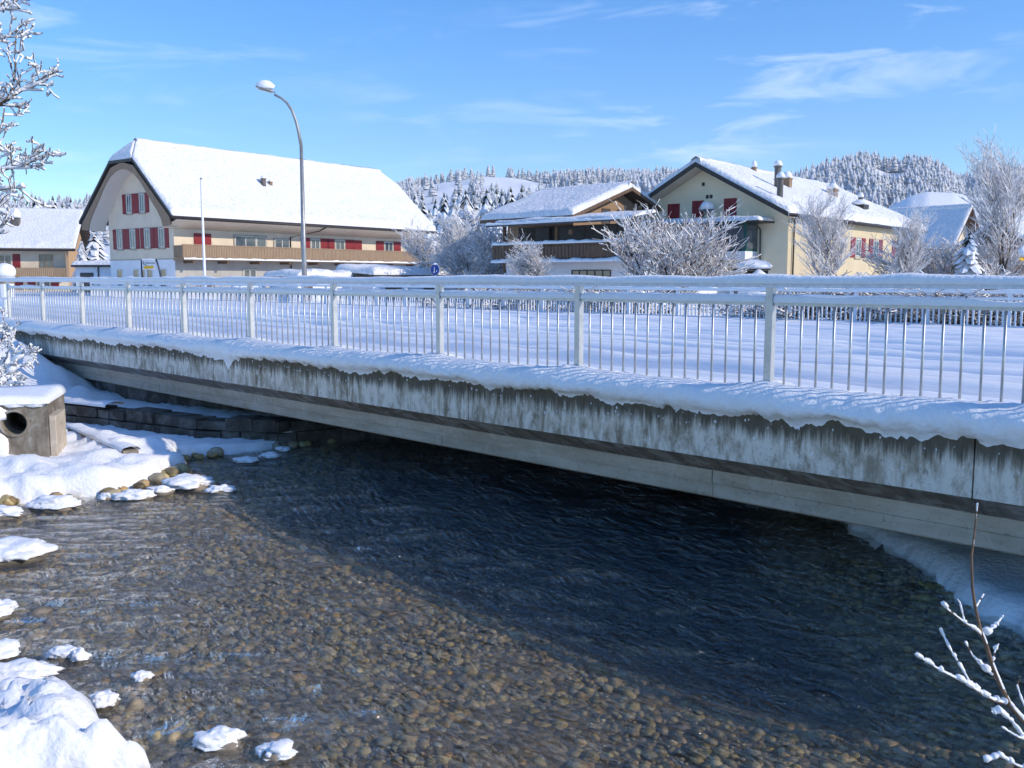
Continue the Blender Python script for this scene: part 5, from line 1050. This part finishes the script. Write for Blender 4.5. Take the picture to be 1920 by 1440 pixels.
tree_variant('round', seed=12, h=6.0, stems=2, depth=4, spread=0.85, trunk_r=0.10, trunk_frac=0.1, lift=0.04, lean=0.35, kids=(2, 3))
tree_variant('bushy', seed=13, h=3.6, stems=7, depth=3, spread=0.8, trunk_r=0.05, trunk_frac=0.1, lift=0.02, lean=0.8, kids=(2, 3))
tree_variant('shrub', seed=14, h=1.6, stems=8, depth=3, spread=0.9, trunk_r=0.025, trunk_frac=0.0, lift=0.0, lean=0.9, kids=(1, 2))
for k_, v_ in VAR.items(): v_['obj'] = None
def frost_tree(name, label, cat, key, px_, u, top, rz, wide=1.0, group=None, base=None, wood='twig_frost'):
    V_ = VAR[key]; p = ru(u_at(px_, u), u); z0 = GZ if base is None else base
    H_ = (522 - top) / 1761 * u + EYE[2] - z0; s = H_ / V_['h']
    t = tag(empty(name, (p[0], p[1], z0), rz=rz), label, cat, group); t.scale = (s * wide, s * wide, s)
    if V_['obj'] is None:
        a = seg_obj('trunk', V_['trunk'][0], 'bark', t, 6); b = seg_obj('crown', V_['crown'][0], wood, t, 3); c = seg_obj('snow_load', V_['snow'], 'frost', t, 3); V_['obj'] = (a, b, c)
    else:
        for o in V_['obj']: q = o.copy(); COL.objects.link(q); q.parent = t
    return t
frost_tree('bare_tree', 'tall bare tree with frosted twigs at the right edge', 'tree', 'tall', 1893, 44, 238, 0.4, 0.9)
frost_tree('bare_tree', 'frosted bare tree left of the two before the lit wall of the yellow house', 'tree', 'tall', 1556, 41, 345, 2.1, 1.05)
frost_tree('bare_tree', 'slim frosted bare tree before the far corner of the yellow house', 'tree', 'tall', 1685, 43, 378, 3.9, 0.9)
frost_tree('frosted_tree', 'big white frosted tree behind the blue sign', 'tree', 'round', 892, 60, 368, 0.2, 1.15)
frost_tree('frosted_tree', 'frosted tree beside the far end of the farmhouse', 'tree', 'round', 836, 66, 405, 1.7, 1.2)
frost_tree('frosted_tree', 'warm lit frosted tree left of the brown board balcony', 'tree', 'round', 985, 43, 432, 2.9, 1.1)
frost_tree('frosted_shrub', 'large many-stemmed frosted shrub before the yellow house', 'shrub', 'bushy', 1245, 38, 366, 0.9, 1.05)
frost_tree('frosted_shrub', 'frosted shrub beside the small spruce on the right', 'shrub', 'bushy', 1752, 46, 432, 2.0, 1.3)
frost_tree('frosted_shrub', 'pale frosted shrub behind the trunk of the tall bare tree', 'shrub', 'bushy', 1860, 50, 430, 4.0, 1.2)
frost_tree('frosted_tree', 'frosted tree standing in the gap right of the big frosted tree', 'tree', 'round', 945, 72, 395, 4.4, 1.2)
for i, (p_, t_, lab) in enumerate(((905, 530, 'low frosted bush behind the far railing, leftmost of its row'), (965, 532, 'low frosted bush behind the far railing, second of its row'), (1030, 530, 'low frosted bush behind the far railing, third of its row'), (1180, 520, 'low frosted bush behind the far railing below the large shrub'),
        (1470, 518, 'low frosted bush behind the far railing under the left bare tree'), (1540, 512, 'low frosted bush behind the far railing, just right of the left bare tree'), (1625, 514, 'low frosted bush behind the far railing between the two slim bare trees'), (1720, 510, 'low frosted bush behind the far railing right of the slim bare tree'), (1850, 508, 'low frosted bush behind the far railing right of the small spruce'), (1905, 512, 'low frosted bush behind the far railing at the right edge'))):
    frost_tree('low_bush', lab, 'bush', 'shrub', p_, 26.9 / (0.713 + 0.701 * (p_ - 960) / 1761) + 2.2, t_ - 8, i * 1.3, 1.7, 'bushes behind the far railing', 1.0)

# ---- spruces
def spruce_mesh(seed, h=1.0, tiers=17, n=9):
    r = random.Random(seed); v = []; f = []
    for t in range(tiers):
        q = t / (tiers - 1); z = 0.12 + 0.84 * q; ln = 0.235 * (1 - q) ** 0.68 + 0.012
        for k in range(n if q < 0.8 else 6):
            a = 2 * math.pi * (k + r.random() * 0.8) / n + t * 0.7; L_ = ln * r.uniform(0.7, 1.2); w = L_ * 0.26 + 0.006; ca, sa_ = math.cos(a), math.sin(a); b = len(v)
            for s_, dz, ww in ((0.05, 0.035, 0.35), (0.45, 0.012, 1.0), (0.8, -0.05, 0.75), (1.0, -0.075, 0.12)):
                x, zz = L_ * s_, z + dz * (0.5 + L_ / 0.235)
                for side, drop in ((-1, -0.02), (0, 0.012), (1, -0.02)): v.append((x * ca - side * w * ww * sa_, x * sa_ + side * w * ww * ca, zz + drop * ww))
            for i in range(3):
                o = b + 3 * i; f += [(o, o + 3, o + 4, o + 1), (o + 1, o + 4, o + 5, o + 2)]
    return v, f
SPM = []
for s in range(3):
    v, f = spruce_mesh(s + 1); t = empty('spruce_tree', (0, 0, 0)); cr_ = mk('crown', v, f, 'spruce', t, False)
    tr_ = MB().tube([(0, 0, -0.02), (0, 0, 0.5), (0, 0, 0.97)], [0.02, 0.012, 0.003], 6).build('trunk', 'bark', t); SPM.append([t, cr_, tr_, True])
def spruce(label, px_, top, u, seed, wide=1.0, base=None, group=None):
    S_ = SPM[seed % 3]; p = ru(u_at(px_, u), u); z0 = GZ if base is None else base; h = (522 - top) / 1761 * u + EYE[2] - z0
    if S_[3]: t = S_[0]; S_[3] = False
    else:
        t = S_[0].copy(); COL.objects.link(t)
        for c in (S_[1], S_[2]): q = c.copy(); COL.objects.link(q); q.parent = t
    t.location = (p[0], p[1], z0); t.scale = (h * wide, h * wide, h); t.rotation_euler = (0, 0, seed * 1.9); tag(t, label, 'tree', group); return t
ordn = ['first', 'second', 'third', 'fourth', 'fifth', 'sixth', 'seventh', 'eighth', 'ninth', 'tenth', 'eleventh', 'twelfth', 'thirteenth', 'fourteenth', 'fifteenth', 'sixteenth', 'seventeenth', 'eighteenth']
row = [(764, 378, 150), (779, 364, 140), (793, 365, 138), (806, 390, 125), (818, 372, 150), (834, 360, 135), (852, 370, 128), (862, 356, 146), (874, 354, 138), (889, 356, 142), (903, 372, 150), (913, 352, 135), (924, 378, 128), (931, 354, 145), (941, 357, 138), (958, 350, 132), (978, 350, 136), (996, 366, 150)]
for i, (p_, t_, u_) in enumerate(row): spruce('snow-dusted spruce, %s from the left in the dark row between the two big houses' % ordn[i], p_, t_, u_, i, 1.15, None, 'spruces behind the village')
spruce('small snowy spruce before the steep gabled house', 1813, 432, 44, 1, 1.35)
spruce('snow-laden spruce standing between the two left houses', 180, 428, 96, 2, 1.35)
spruce('thin young spruce left of the snow-laden one between the left houses', 156, 446, 94, 0, 1.0)
for i, (p_, t_, u_, w_, lab) in enumerate(((75, 366, 160, 1.2, 'leftmost spruce behind the roof of the far left house'), (107, 366, 158, 1.3, 'broad spruce, second behind the roof of the far left house'), (124, 380, 170, 1.1, 'small spruce, third behind the roof of the far left house'), (140, 370, 175, 1.1, 'rightmost spruce behind the roof of the far left house'))):
    spruce(lab, p_, t_, u_, i + 1, w_, None, 'spruces behind the far left house')

# ---- tree reaching in at the left edge: limbs placed where they grow, twigs added along them
def snow_tubes(limbs, base, rs, seed, rsc=1.0, cover=0.25, freq=3.0, n=8, step=0.5):
    V = []; Fc = []; k0 = 0
    for li, (pts, ra, rb_) in enumerate(limbs):
        P = np.array([np.array(p) - base for p in pts]); ln = np.concatenate([[0], np.cumsum(np.linalg.norm(np.diff(P, axis=0), axis=1))]); m = max(6, int(ln[-1] / (rs * step)))
        s = np.linspace(0, ln[-1], m); C = np.stack([np.interp(s, ln, P[:, i]) for i in range(3)], 1); rb = (ra + (rb_ - ra) * s / ln[-1]) * rsc
        d = np.gradient(C, axis=0); d /= np.linalg.norm(d, axis=1, keepdims=True) + 1e-9; flat = 1 - 0.8 * np.abs(d[:, 2]) ** 2
        q = fbm(s / rs / freq + li * 17.3, 0 * s + li, 0, seed, 3, 0.6); r = rs * np.clip((q + cover) * 1.1, 0, 1.25) * flat
        r = np.where(np.arange(m) < 1, 0, r); r[-1] = 0
        side = np.cross(d, [0, 0, 1.0]); side /= np.linalg.norm(side, axis=1, keepdims=True) + 1e-9; up = np.cross(side, d)
        Cc = C + np.array([0, 0, 1.0]) * (rb * 0.6 + r * 0.55)[:, None]
        jit = 1 + 0.25 * noise3(np.repeat(s[:, None], n, 1) / rs / 1.5, np.arange(n)[None] * 1.3 + 0 * s[:, None], li, seed + 3)
        for_k = [Cc + (side * math.cos(2 * math.pi * k / n) * 1.05 + up * math.sin(2 * math.pi * k / n) * 0.85) * (r * jit[:, k])[:, None] for k in range(n)]
        V.append(np.stack(for_k, 1).reshape(-1, 3)); a = np.arange(m - 1)[:, None] * n; k = np.arange(n)[None]
        Fc.append(np.stack([a + k, a + (k + 1) % n, a + n + (k + 1) % n, a + n + k], -1).reshape(-1, 4) + k0); k0 += m * n
    return np.concatenate(V), np.concatenate(Fc)
def limb_tree(name, label, cat, limbs, seed, twig_len, twig_n, r_scale, snow_add, base, wood='bark_warm', twr=0.006, split=2, lump=0.0):
    rd = random.Random(seed); segs = []
    def unit(v): l = math.sqrt(sum(t * t for t in v)) or 1; return tuple(t / l for t in v)
    def twig(p, d, ln, r, lev):
        ns = 3; st = ln / ns
        for i in range(ns):
            d = unit((d[0] + rd.gauss(0, .16), d[1] + rd.gauss(0, .16), d[2] + rd.gauss(0, .12) + 0.03)); q = tuple(p[k] + d[k] * st for k in range(3)); r2 = max(r * 0.8, twr)
            segs.append((p, q, r, r2)); p, r = q, r2
            if lev > 0 and rd.random() < 0.85:
                e = unit((d[0] + rd.gauss(0, .7), d[1] + rd.gauss(0, .7), d[2] + rd.gauss(0, .6))); twig(p, e, ln * rd.uniform(0.4, 0.7), max(r * 0.7, twr), lev - 1)
    for pts, ra, rb_ in limbs:
        pts = [tuple(np.array(p) - base) for p in pts]; m = len(pts)
        for i in range(m - 1):
            a, b = np.array(pts[i]), np.array(pts[i + 1]); k = 3
            for j in range(k):
                t0, t1 = (i + j / k) / (m - 1), (i + (j + 1) / k) / (m - 1); p, q = a + (b - a) * j / k, a + (b - a) * (j + 1) / k
                segs.append((tuple(p), tuple(q), (ra + (rb_ - ra) * t0) * r_scale, (ra + (rb_ - ra) * t1) * r_scale))
                for _ in range(twig_n):
                    if rd.random() < 0.75:
                        d = (b - a) / (np.linalg.norm(b - a) + 1e-9); e = unit((d[0] + rd.gauss(0, .6), d[1] + rd.gauss(0, .6), d[2] + rd.gauss(0, .6) + 0.15)); twig(tuple(q), e, twig_len * rd.uniform(0.5, 1.2), max((ra + (rb_ - ra) * t1) * 0.5 * r_scale, twr), split)
    o = tag(empty(name, base), label, cat); seg_obj('branches', segs, wood, o, 6); tag(seg_obj('snow_load', snow_segs(segs, rd, snow_add, 0.85, 0, 0.7), 'snow', o, 6), kind='stuff')
    if lump:
        v, f = snow_tubes(limbs, base, lump, seed, r_scale, 0.45); tag(mk('snow_ridges', v, f, 'snow', o, True), kind='stuff')
    return o
def P_(x, y, u): return at_u(x, y, u)
U = 9.0
limbs = [([P_(-356, 900, U), P_(-326, 600, U), P_(-266, 420, U), P_(-176, 300, U), P_(-116, 150, U), P_(-86, -60, U)], 0.12, 0.05),
         ([P_(-176, 300, U), P_(-86, 240, U - .2), P_(-26, 206, U - .3), P_(-2, 194, U - .3), P_(17, 186, U - .3), P_(25, 156, U - .3), P_(30, 118, U - .3)], 0.045, 0.012),
         ([P_(17, 186, U - .3), P_(40, 171, U - .3), P_(58, 156, U - .3), P_(70, 138, U - .3)], 0.016, 0.007),
         ([P_(-266, 420, U), P_(-106, 350, U + .3), P_(-22, 300, U + .3), P_(-10, 268, U + .3), P_(3, 238, U + .3), P_(8, 205, U + .3)], 0.04, 0.010),
         ([P_(-266, 420, U), P_(-126, 370, U), P_(-26, 332, U), P_(5, 319, U), P_(32, 311, U), P_(52, 307, U), P_(75, 297, U)], 0.035, 0.008),
         ([P_(-266, 450, U), P_(-126, 400, U - .4), P_(-26, 366, U - .4), P_(5, 354, U - .4), P_(48, 352, U - .4)], 0.032, 0.008),
         ([P_(-126, 400, U - .4), P_(-26, 400, U - .5), P_(-6, 392, U - .5), P_(19, 370, U - .5)], 0.02, 0.007),
         ([P_(-116, 150, U), P_(-46, 80, U), P_(-26, 47, U), P_(-7, 24, U), P_(9, 0, U), P_(14, -30, U)], 0.03, 0.010),
         ([P_(-116, 150, U), P_(-56, 90, U + .2), P_(-26, 74, U + .2), P_(-3, 70, U + .2), P_(28, 70, U + .2)], 0.024, 0.007),
         ([P_(-86, 0, U), P_(-26, 14, U - .2), P_(4, 18, U - .2), P_(38, 16, U - .2)], 0.02, 0.007),
         ([P_(-266, 470, U), P_(-86, 470, U), P_(-26, 450, U), P_(-4, 440, U), P_(0, 425, U)], 0.012, 0.005)]
limb_tree('snowy_tree', 'snow-laden bare tree reaching in from the left edge', 'tree', limbs, 4, 0.22, 1, 0.62, 0.011, np.array(P_(-330, 900, U)) * np.array([1, 1, 0]) + np.array([0, 0, 0.3]), twr=0.0045, lump=0.024)
# snow-laden shrub at the left end of the bridge
U = 15.0; bs_ = at_u(-40, 745, U)
limbs = [([bs_, P_(-22, 690, U), P_(-8, 640, U), P_(6, 600, U)], 0.03, 0.01), ([bs_, P_(-50, 680, U), P_(-40, 630, U), P_(-14, 592, U)], 0.03, 0.01), ([bs_, P_(-12, 700, U - .5), P_(12, 672, U - .6), P_(20, 640, U - .6)], 0.02, 0.008), ([bs_, P_(-20, 680, U - .2), P_(2, 640, U - .2), P_(16, 618, U - .2)], 0.02, 0.01),
         ([bs_, P_(-10, 690, U - .7), P_(20, 682, U - .8), P_(42, 668, U - .8), P_(66, 655, U - .8)], 0.016, 0.007), ([bs_, P_(-10, 708, U - 1), P_(14, 702, U - 1), P_(40, 688, U - 1)], 0.012, 0.006), ([P_(20, 682, U - .8), P_(30, 662, U - .8), P_(22, 652, U - .8)], 0.008, 0.005), ([bs_, P_(-6, 722, U - 1), P_(16, 722, U - 1), P_(34, 716, U - 1)], 0.012, 0.006)]
limb_tree('snowy_shrub', 'snow-laden shrub at the left end of the bridge above the culvert', 'shrub', limbs, 6, 0.15, 2, 0.7, 0.016, bs_, twr=0.006, lump=0.06)
# foreground twig at the lower right
U = 3.1; Z_ = lambda x, y, du=0.0: P_(1560 + x / 2.77, 920 + y / 2.77, U + du)
root = on_z(2080, 1560, 0.2) * np.array([1, 1, 0]) + np.array([0, 0, 0.15])
limbs = [([Z_(1250, 1560, .1), Z_(1120, 1350), Z_(997, 1200), Z_(920, 1110), Z_(870, 1000), Z_(830, 900), Z_(800, 800), Z_(770, 720), Z_(745, 610), Z_(728, 500), Z_(725, 340), Z_(740, 220), Z_(755, 65)], 0.011, 0.0024),
         ([Z_(775, 752), Z_(730, 715, -.02), Z_(690, 690, -.03), Z_(640, 650, -.04), Z_(600, 620, -.05), Z_(575, 590, -.06)], 0.0042, 0.002),
         ([Z_(905, 1108), Z_(840, 1090, -.03), Z_(780, 1060, -.05), Z_(690, 1000, -.08), Z_(560, 935, -.1), Z_(430, 852, -.12)], 0.0055, 0.0022),
         ([Z_(760, 1048, -.05), Z_(715, 1000, -.02), Z_(670, 920, 0), Z_(610, 820, .03), Z_(560, 716, .05)], 0.0045, 0.002),
         ([Z_(862, 985), Z_(790, 925, .05), Z_(730, 860, .07), Z_(690, 785, .08)], 0.0042, 0.002), ([Z_(795, 752), Z_(850, 702, .04), Z_(890, 650, .06)], 0.0036, 0.002), ([Z_(745, 610), Z_(768, 572, .02), Z_(787, 540, .03)], 0.003, 0.002),
         ([Z_(690, 690, -.03), Z_(665, 590, -.02), Z_(650, 565, -.02)], 0.0026, 0.0016), ([Z_(1120, 1350), Z_(1000, 1290, -.05), Z_(930, 1200, -.06), Z_(870, 1150, -.07), Z_(835, 1160, -.07)], 0.004, 0.002), ([Z_(1250, 1560, .1), Z_(1120, 1500, -.1), Z_(960, 1430, -.1), Z_(870, 1380, -.1), Z_(790, 1410, -.1)], 0.006, 0.003),
         ([Z_(1120, 1350), Z_(1060, 1270, .05), Z_(985, 1090, .08), Z_(960, 1010, .1), Z_(975, 975, .1)], 0.0045, 0.002), ([Z_(830, 900), Z_(850, 820, .05), Z_(868, 795, .05)], 0.002, 0.0014), ([Z_(1120, 1350), Z_(1060, 1320), Z_(960, 1280, -.1), Z_(880, 1230, -.1)], 0.004, 0.002)]
tw = limb_tree('snowy_twig', 'thin reddish-brown twig with clinging snow in the lower right foreground', 'twig', limbs, 9, 0.05, 0, 1.0, 0.0032, root, twr=0.0012)
v, f = snow_tubes(limbs, root, 0.0125, 5, 1.0, 0.62, 2.2, 10, 0.2); tag(mk('snow_ridges', v, f, 'snow', tw, True), kind='stuff')
# ================================================================== STREAM DETAILS
def rock(label, px_, py_, wpx, aspect=0.55, snow=0.8, seed=0, name='snowy_rock', cat='rock', hgt=0.32, m='rock', sm='snow'):
    p = on_z(px_, py_, 0.0); u = float((p - EYE) @ VIEW); w = wpx / 1761 * u / 2
    o = tag(empty(name, (p[0], p[1], 0), rz=A * 0 + math.atan2(RIGHT[1], RIGHT[0])), label, cat)
    dp = w * aspect * 1.5
    blob('stone', (0, 0, -0.015), (w * 1.0, dp * 1.0, max(w * hgt * 0.75, 0.05)), m, o, seed, 3, 0.22, 1.5)
    if snow:
        v, f = ico(4); n1_ = fbm(v[:, 0] * 2.0 + seed * 3.1, v[:, 1] * 2.0, v[:, 2] * 2.0, seed + 30, 3); n2_ = fbm(v[:, 0] * 6 + seed, v[:, 1] * 6, v[:, 2] * 6, seed + 50, 3, 0.6); q = v * (1 + 0.34 * n1_ + 0.085 * n2_)[:, None]
        zc = np.where(q[:, 2] > 0, np.abs(q[:, 2]) ** 0.75, q[:, 2] * 0.15); q = np.stack([q[:, 0] * w * 0.97, q[:, 1] * dp * 0.97, w * hgt * 0.28 + zc * max(w * hgt * 1.15, 0.07) * snow], 1)
        mk('snow_cap', q, f, sm, o, True)
    return o
for i, (x, y, w, a, s, h, lab) in enumerate((
        (100, 950, 84, 0.5, 1.0, 0.34, 'low snow-capped rock in the water before the left bank'), (8, 965, 66, 0.6, 1.0, 0.3, 'snow-capped rock at the left edge below the bank'), (202, 936, 32, 0.6, 0.9, 0.45, 'small round snow-capped rock at the foot of the bank'),
        (250, 934, 70, 0.5, 1.0, 0.32, 'two-humped snowy rock off the tip of the bank'), (352, 910, 96, 0.6, 0.9, 0.3, 'long snowy rock at the point of the left bank'), (415, 921, 52, 0.5, 0.8, 0.25, 'flat icy rock farthest out from the bank tip'),
        (300, 922, 50, 0.5, 0.8, 0.3, 'snowy rock between the two-humped rock and the point'), (22, 1040, 135, 0.6, 1.0, 0.26, 'snow-covered slab in the water at the left edge'), (-8, 1150, 66, 0.7, 1.0, 0.5, 'round snow lump on a rock at the left edge, above the lower slab'), (2, 1226, 72, 0.6, 1.0, 0.36, 'snowy rock at the left edge just above the lower slab'),
        (36, 1268, 130, 0.45, 1.0, 0.27, 'lower snow-covered slab beside the near bank'), (410, 1392, 92, 0.5, 0.9, 0.3, 'crusty snow-capped rock in the shallows near the bottom'), (196, 1318, 54, 0.6, 0.9, 0.35, 'small crusty snow rock beside the near bank'), (118, 1228, 60, 0.5, 0.7, 0.25, 'flat frosty rock in the shallows near the left edge'), (150, 1234, 34, 0.6, 0.8, 0.35, 'small frosty rock right of the flat one near the left edge'),
        (78, 1146, 46, 0.6, 0, 0.4, 'bare brown rock breaking the water near the left edge'), (505, 858, 40, 0.5, 0.8, 0.35, 'small snowy rock in midstream under the bridge'), (462, 866, 46, 0.5, 0.8, 0.3, 'flat snowy rock left of the midstream stones'), (530, 846, 30, 0.5, 0.8, 0.4, 'tiny snowy rock right of the midstream stones'), (628, 824, 44, 0.5, 0.9, 0.35, 'snowy rock at the far shore under the bridge'),
        (520, 1412, 70, 0.6, 0.7, 0.2, 'icy flat rock in the shallows right of the crusty one'), (265, 1272, 40, 0.6, 0.6, 0.3, 'small ice-rimmed rock in the shallows above the near bank tip'))):
    rock(lab, x, y, w, a, s, i + 1, 'bare_rock' if s == 0 else 'snowy_rock', 'rock', h)
# stones along the snow edge of the left bank
st = MB(); rd = random.Random(12); cv, cf = ico(2)
for i in range(60):
    k = rd.randrange(12, 27); a, b = np.array(left_poly[k]), np.array(left_poly[k + 1]); t = rd.random(); q = a + (b - a) * t; s = rd.uniform(0.04, 0.12)
    nz = 1 + 0.25 * fbm(cv[:, 0] * 1.4 + rd.random() * 20, cv[:, 1] * 1.4, cv[:, 2] * 1.4, 5, 2); st.add(cv * nz[:, None] * np.array([s, s * rd.uniform(.7, 1), s * rd.uniform(.5, .75)]) + np.array([q[0] + rd.gauss(0.02, 0.06), q[1] - 0.03, 0.02 + s * 0.1]), [tuple(t_) for t_ in cf])
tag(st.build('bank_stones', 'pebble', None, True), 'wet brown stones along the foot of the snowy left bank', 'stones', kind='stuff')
# pebbles on the bed
rs = np.random.RandomState(4); pv, pfc = ico(1); n = 34000
x = rs.uniform(-13.5, -0.5, n); y = rs.uniform(1.2, 8.2, n); z, q, d1 = bed_z(x, y); keep = (q < 0.02); x, y, z, q = x[keep], y[keep], z[keep], q[keep]
s = 0.013 + 0.034 * rs.rand(len(x)) ** 2.4 + 0.05 * (rs.rand(len(x)) < 0.025) * rs.rand(len(x))
an = rs.uniform(0, 6.28, len(x)); sx, sy_, sz = s * rs.uniform(0.9, 1.5, len(x)), s, s * rs.uniform(0.45, 0.75, len(x))
lx, ly, lz = pv[None, :, 0] * sx[:, None], pv[None, :, 1] * sy_[:, None], pv[None, :, 2] * sz[:, None]
V = np.stack([x[:, None] + lx * np.cos(an)[:, None] - ly * np.sin(an)[:, None], y[:, None] + lx * np.sin(an)[:, None] + ly * np.cos(an)[:, None], z[:, None] + lz + sz[:, None] * 0.3], -1)
V += 0.12 * s[:, None, None] * rs.uniform(-1, 1, V.shape)
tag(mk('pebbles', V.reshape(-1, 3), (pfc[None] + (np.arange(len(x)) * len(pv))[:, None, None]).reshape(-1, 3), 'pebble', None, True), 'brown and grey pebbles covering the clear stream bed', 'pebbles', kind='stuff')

# ================================================================== AIR
hz_ = MB().box(-1900, 1300, -60, 1900, -1.5, 330).build('haze', 'snow')
hm = bpy.data.materials.new('haze_air'); hm.use_nodes = True; t_ = hm.node_tree; t_.nodes.clear()
o_ = t_.nodes.new('ShaderNodeOutputMaterial'); pv_ = t_.nodes.new('ShaderNodeVolumePrincipled'); pv_.inputs['Color'].default_value = (0.82, 0.91, 1.0, 1); pv_.inputs['Density'].default_value = 0.0002; pv_.inputs['Anisotropy'].default_value = 0.0
t_.links.new(pv_.outputs[0], o_.inputs['Volume']); hz_.data.materials.clear(); hz_.data.materials.append(hm); tag(hz_, kind='stuff')
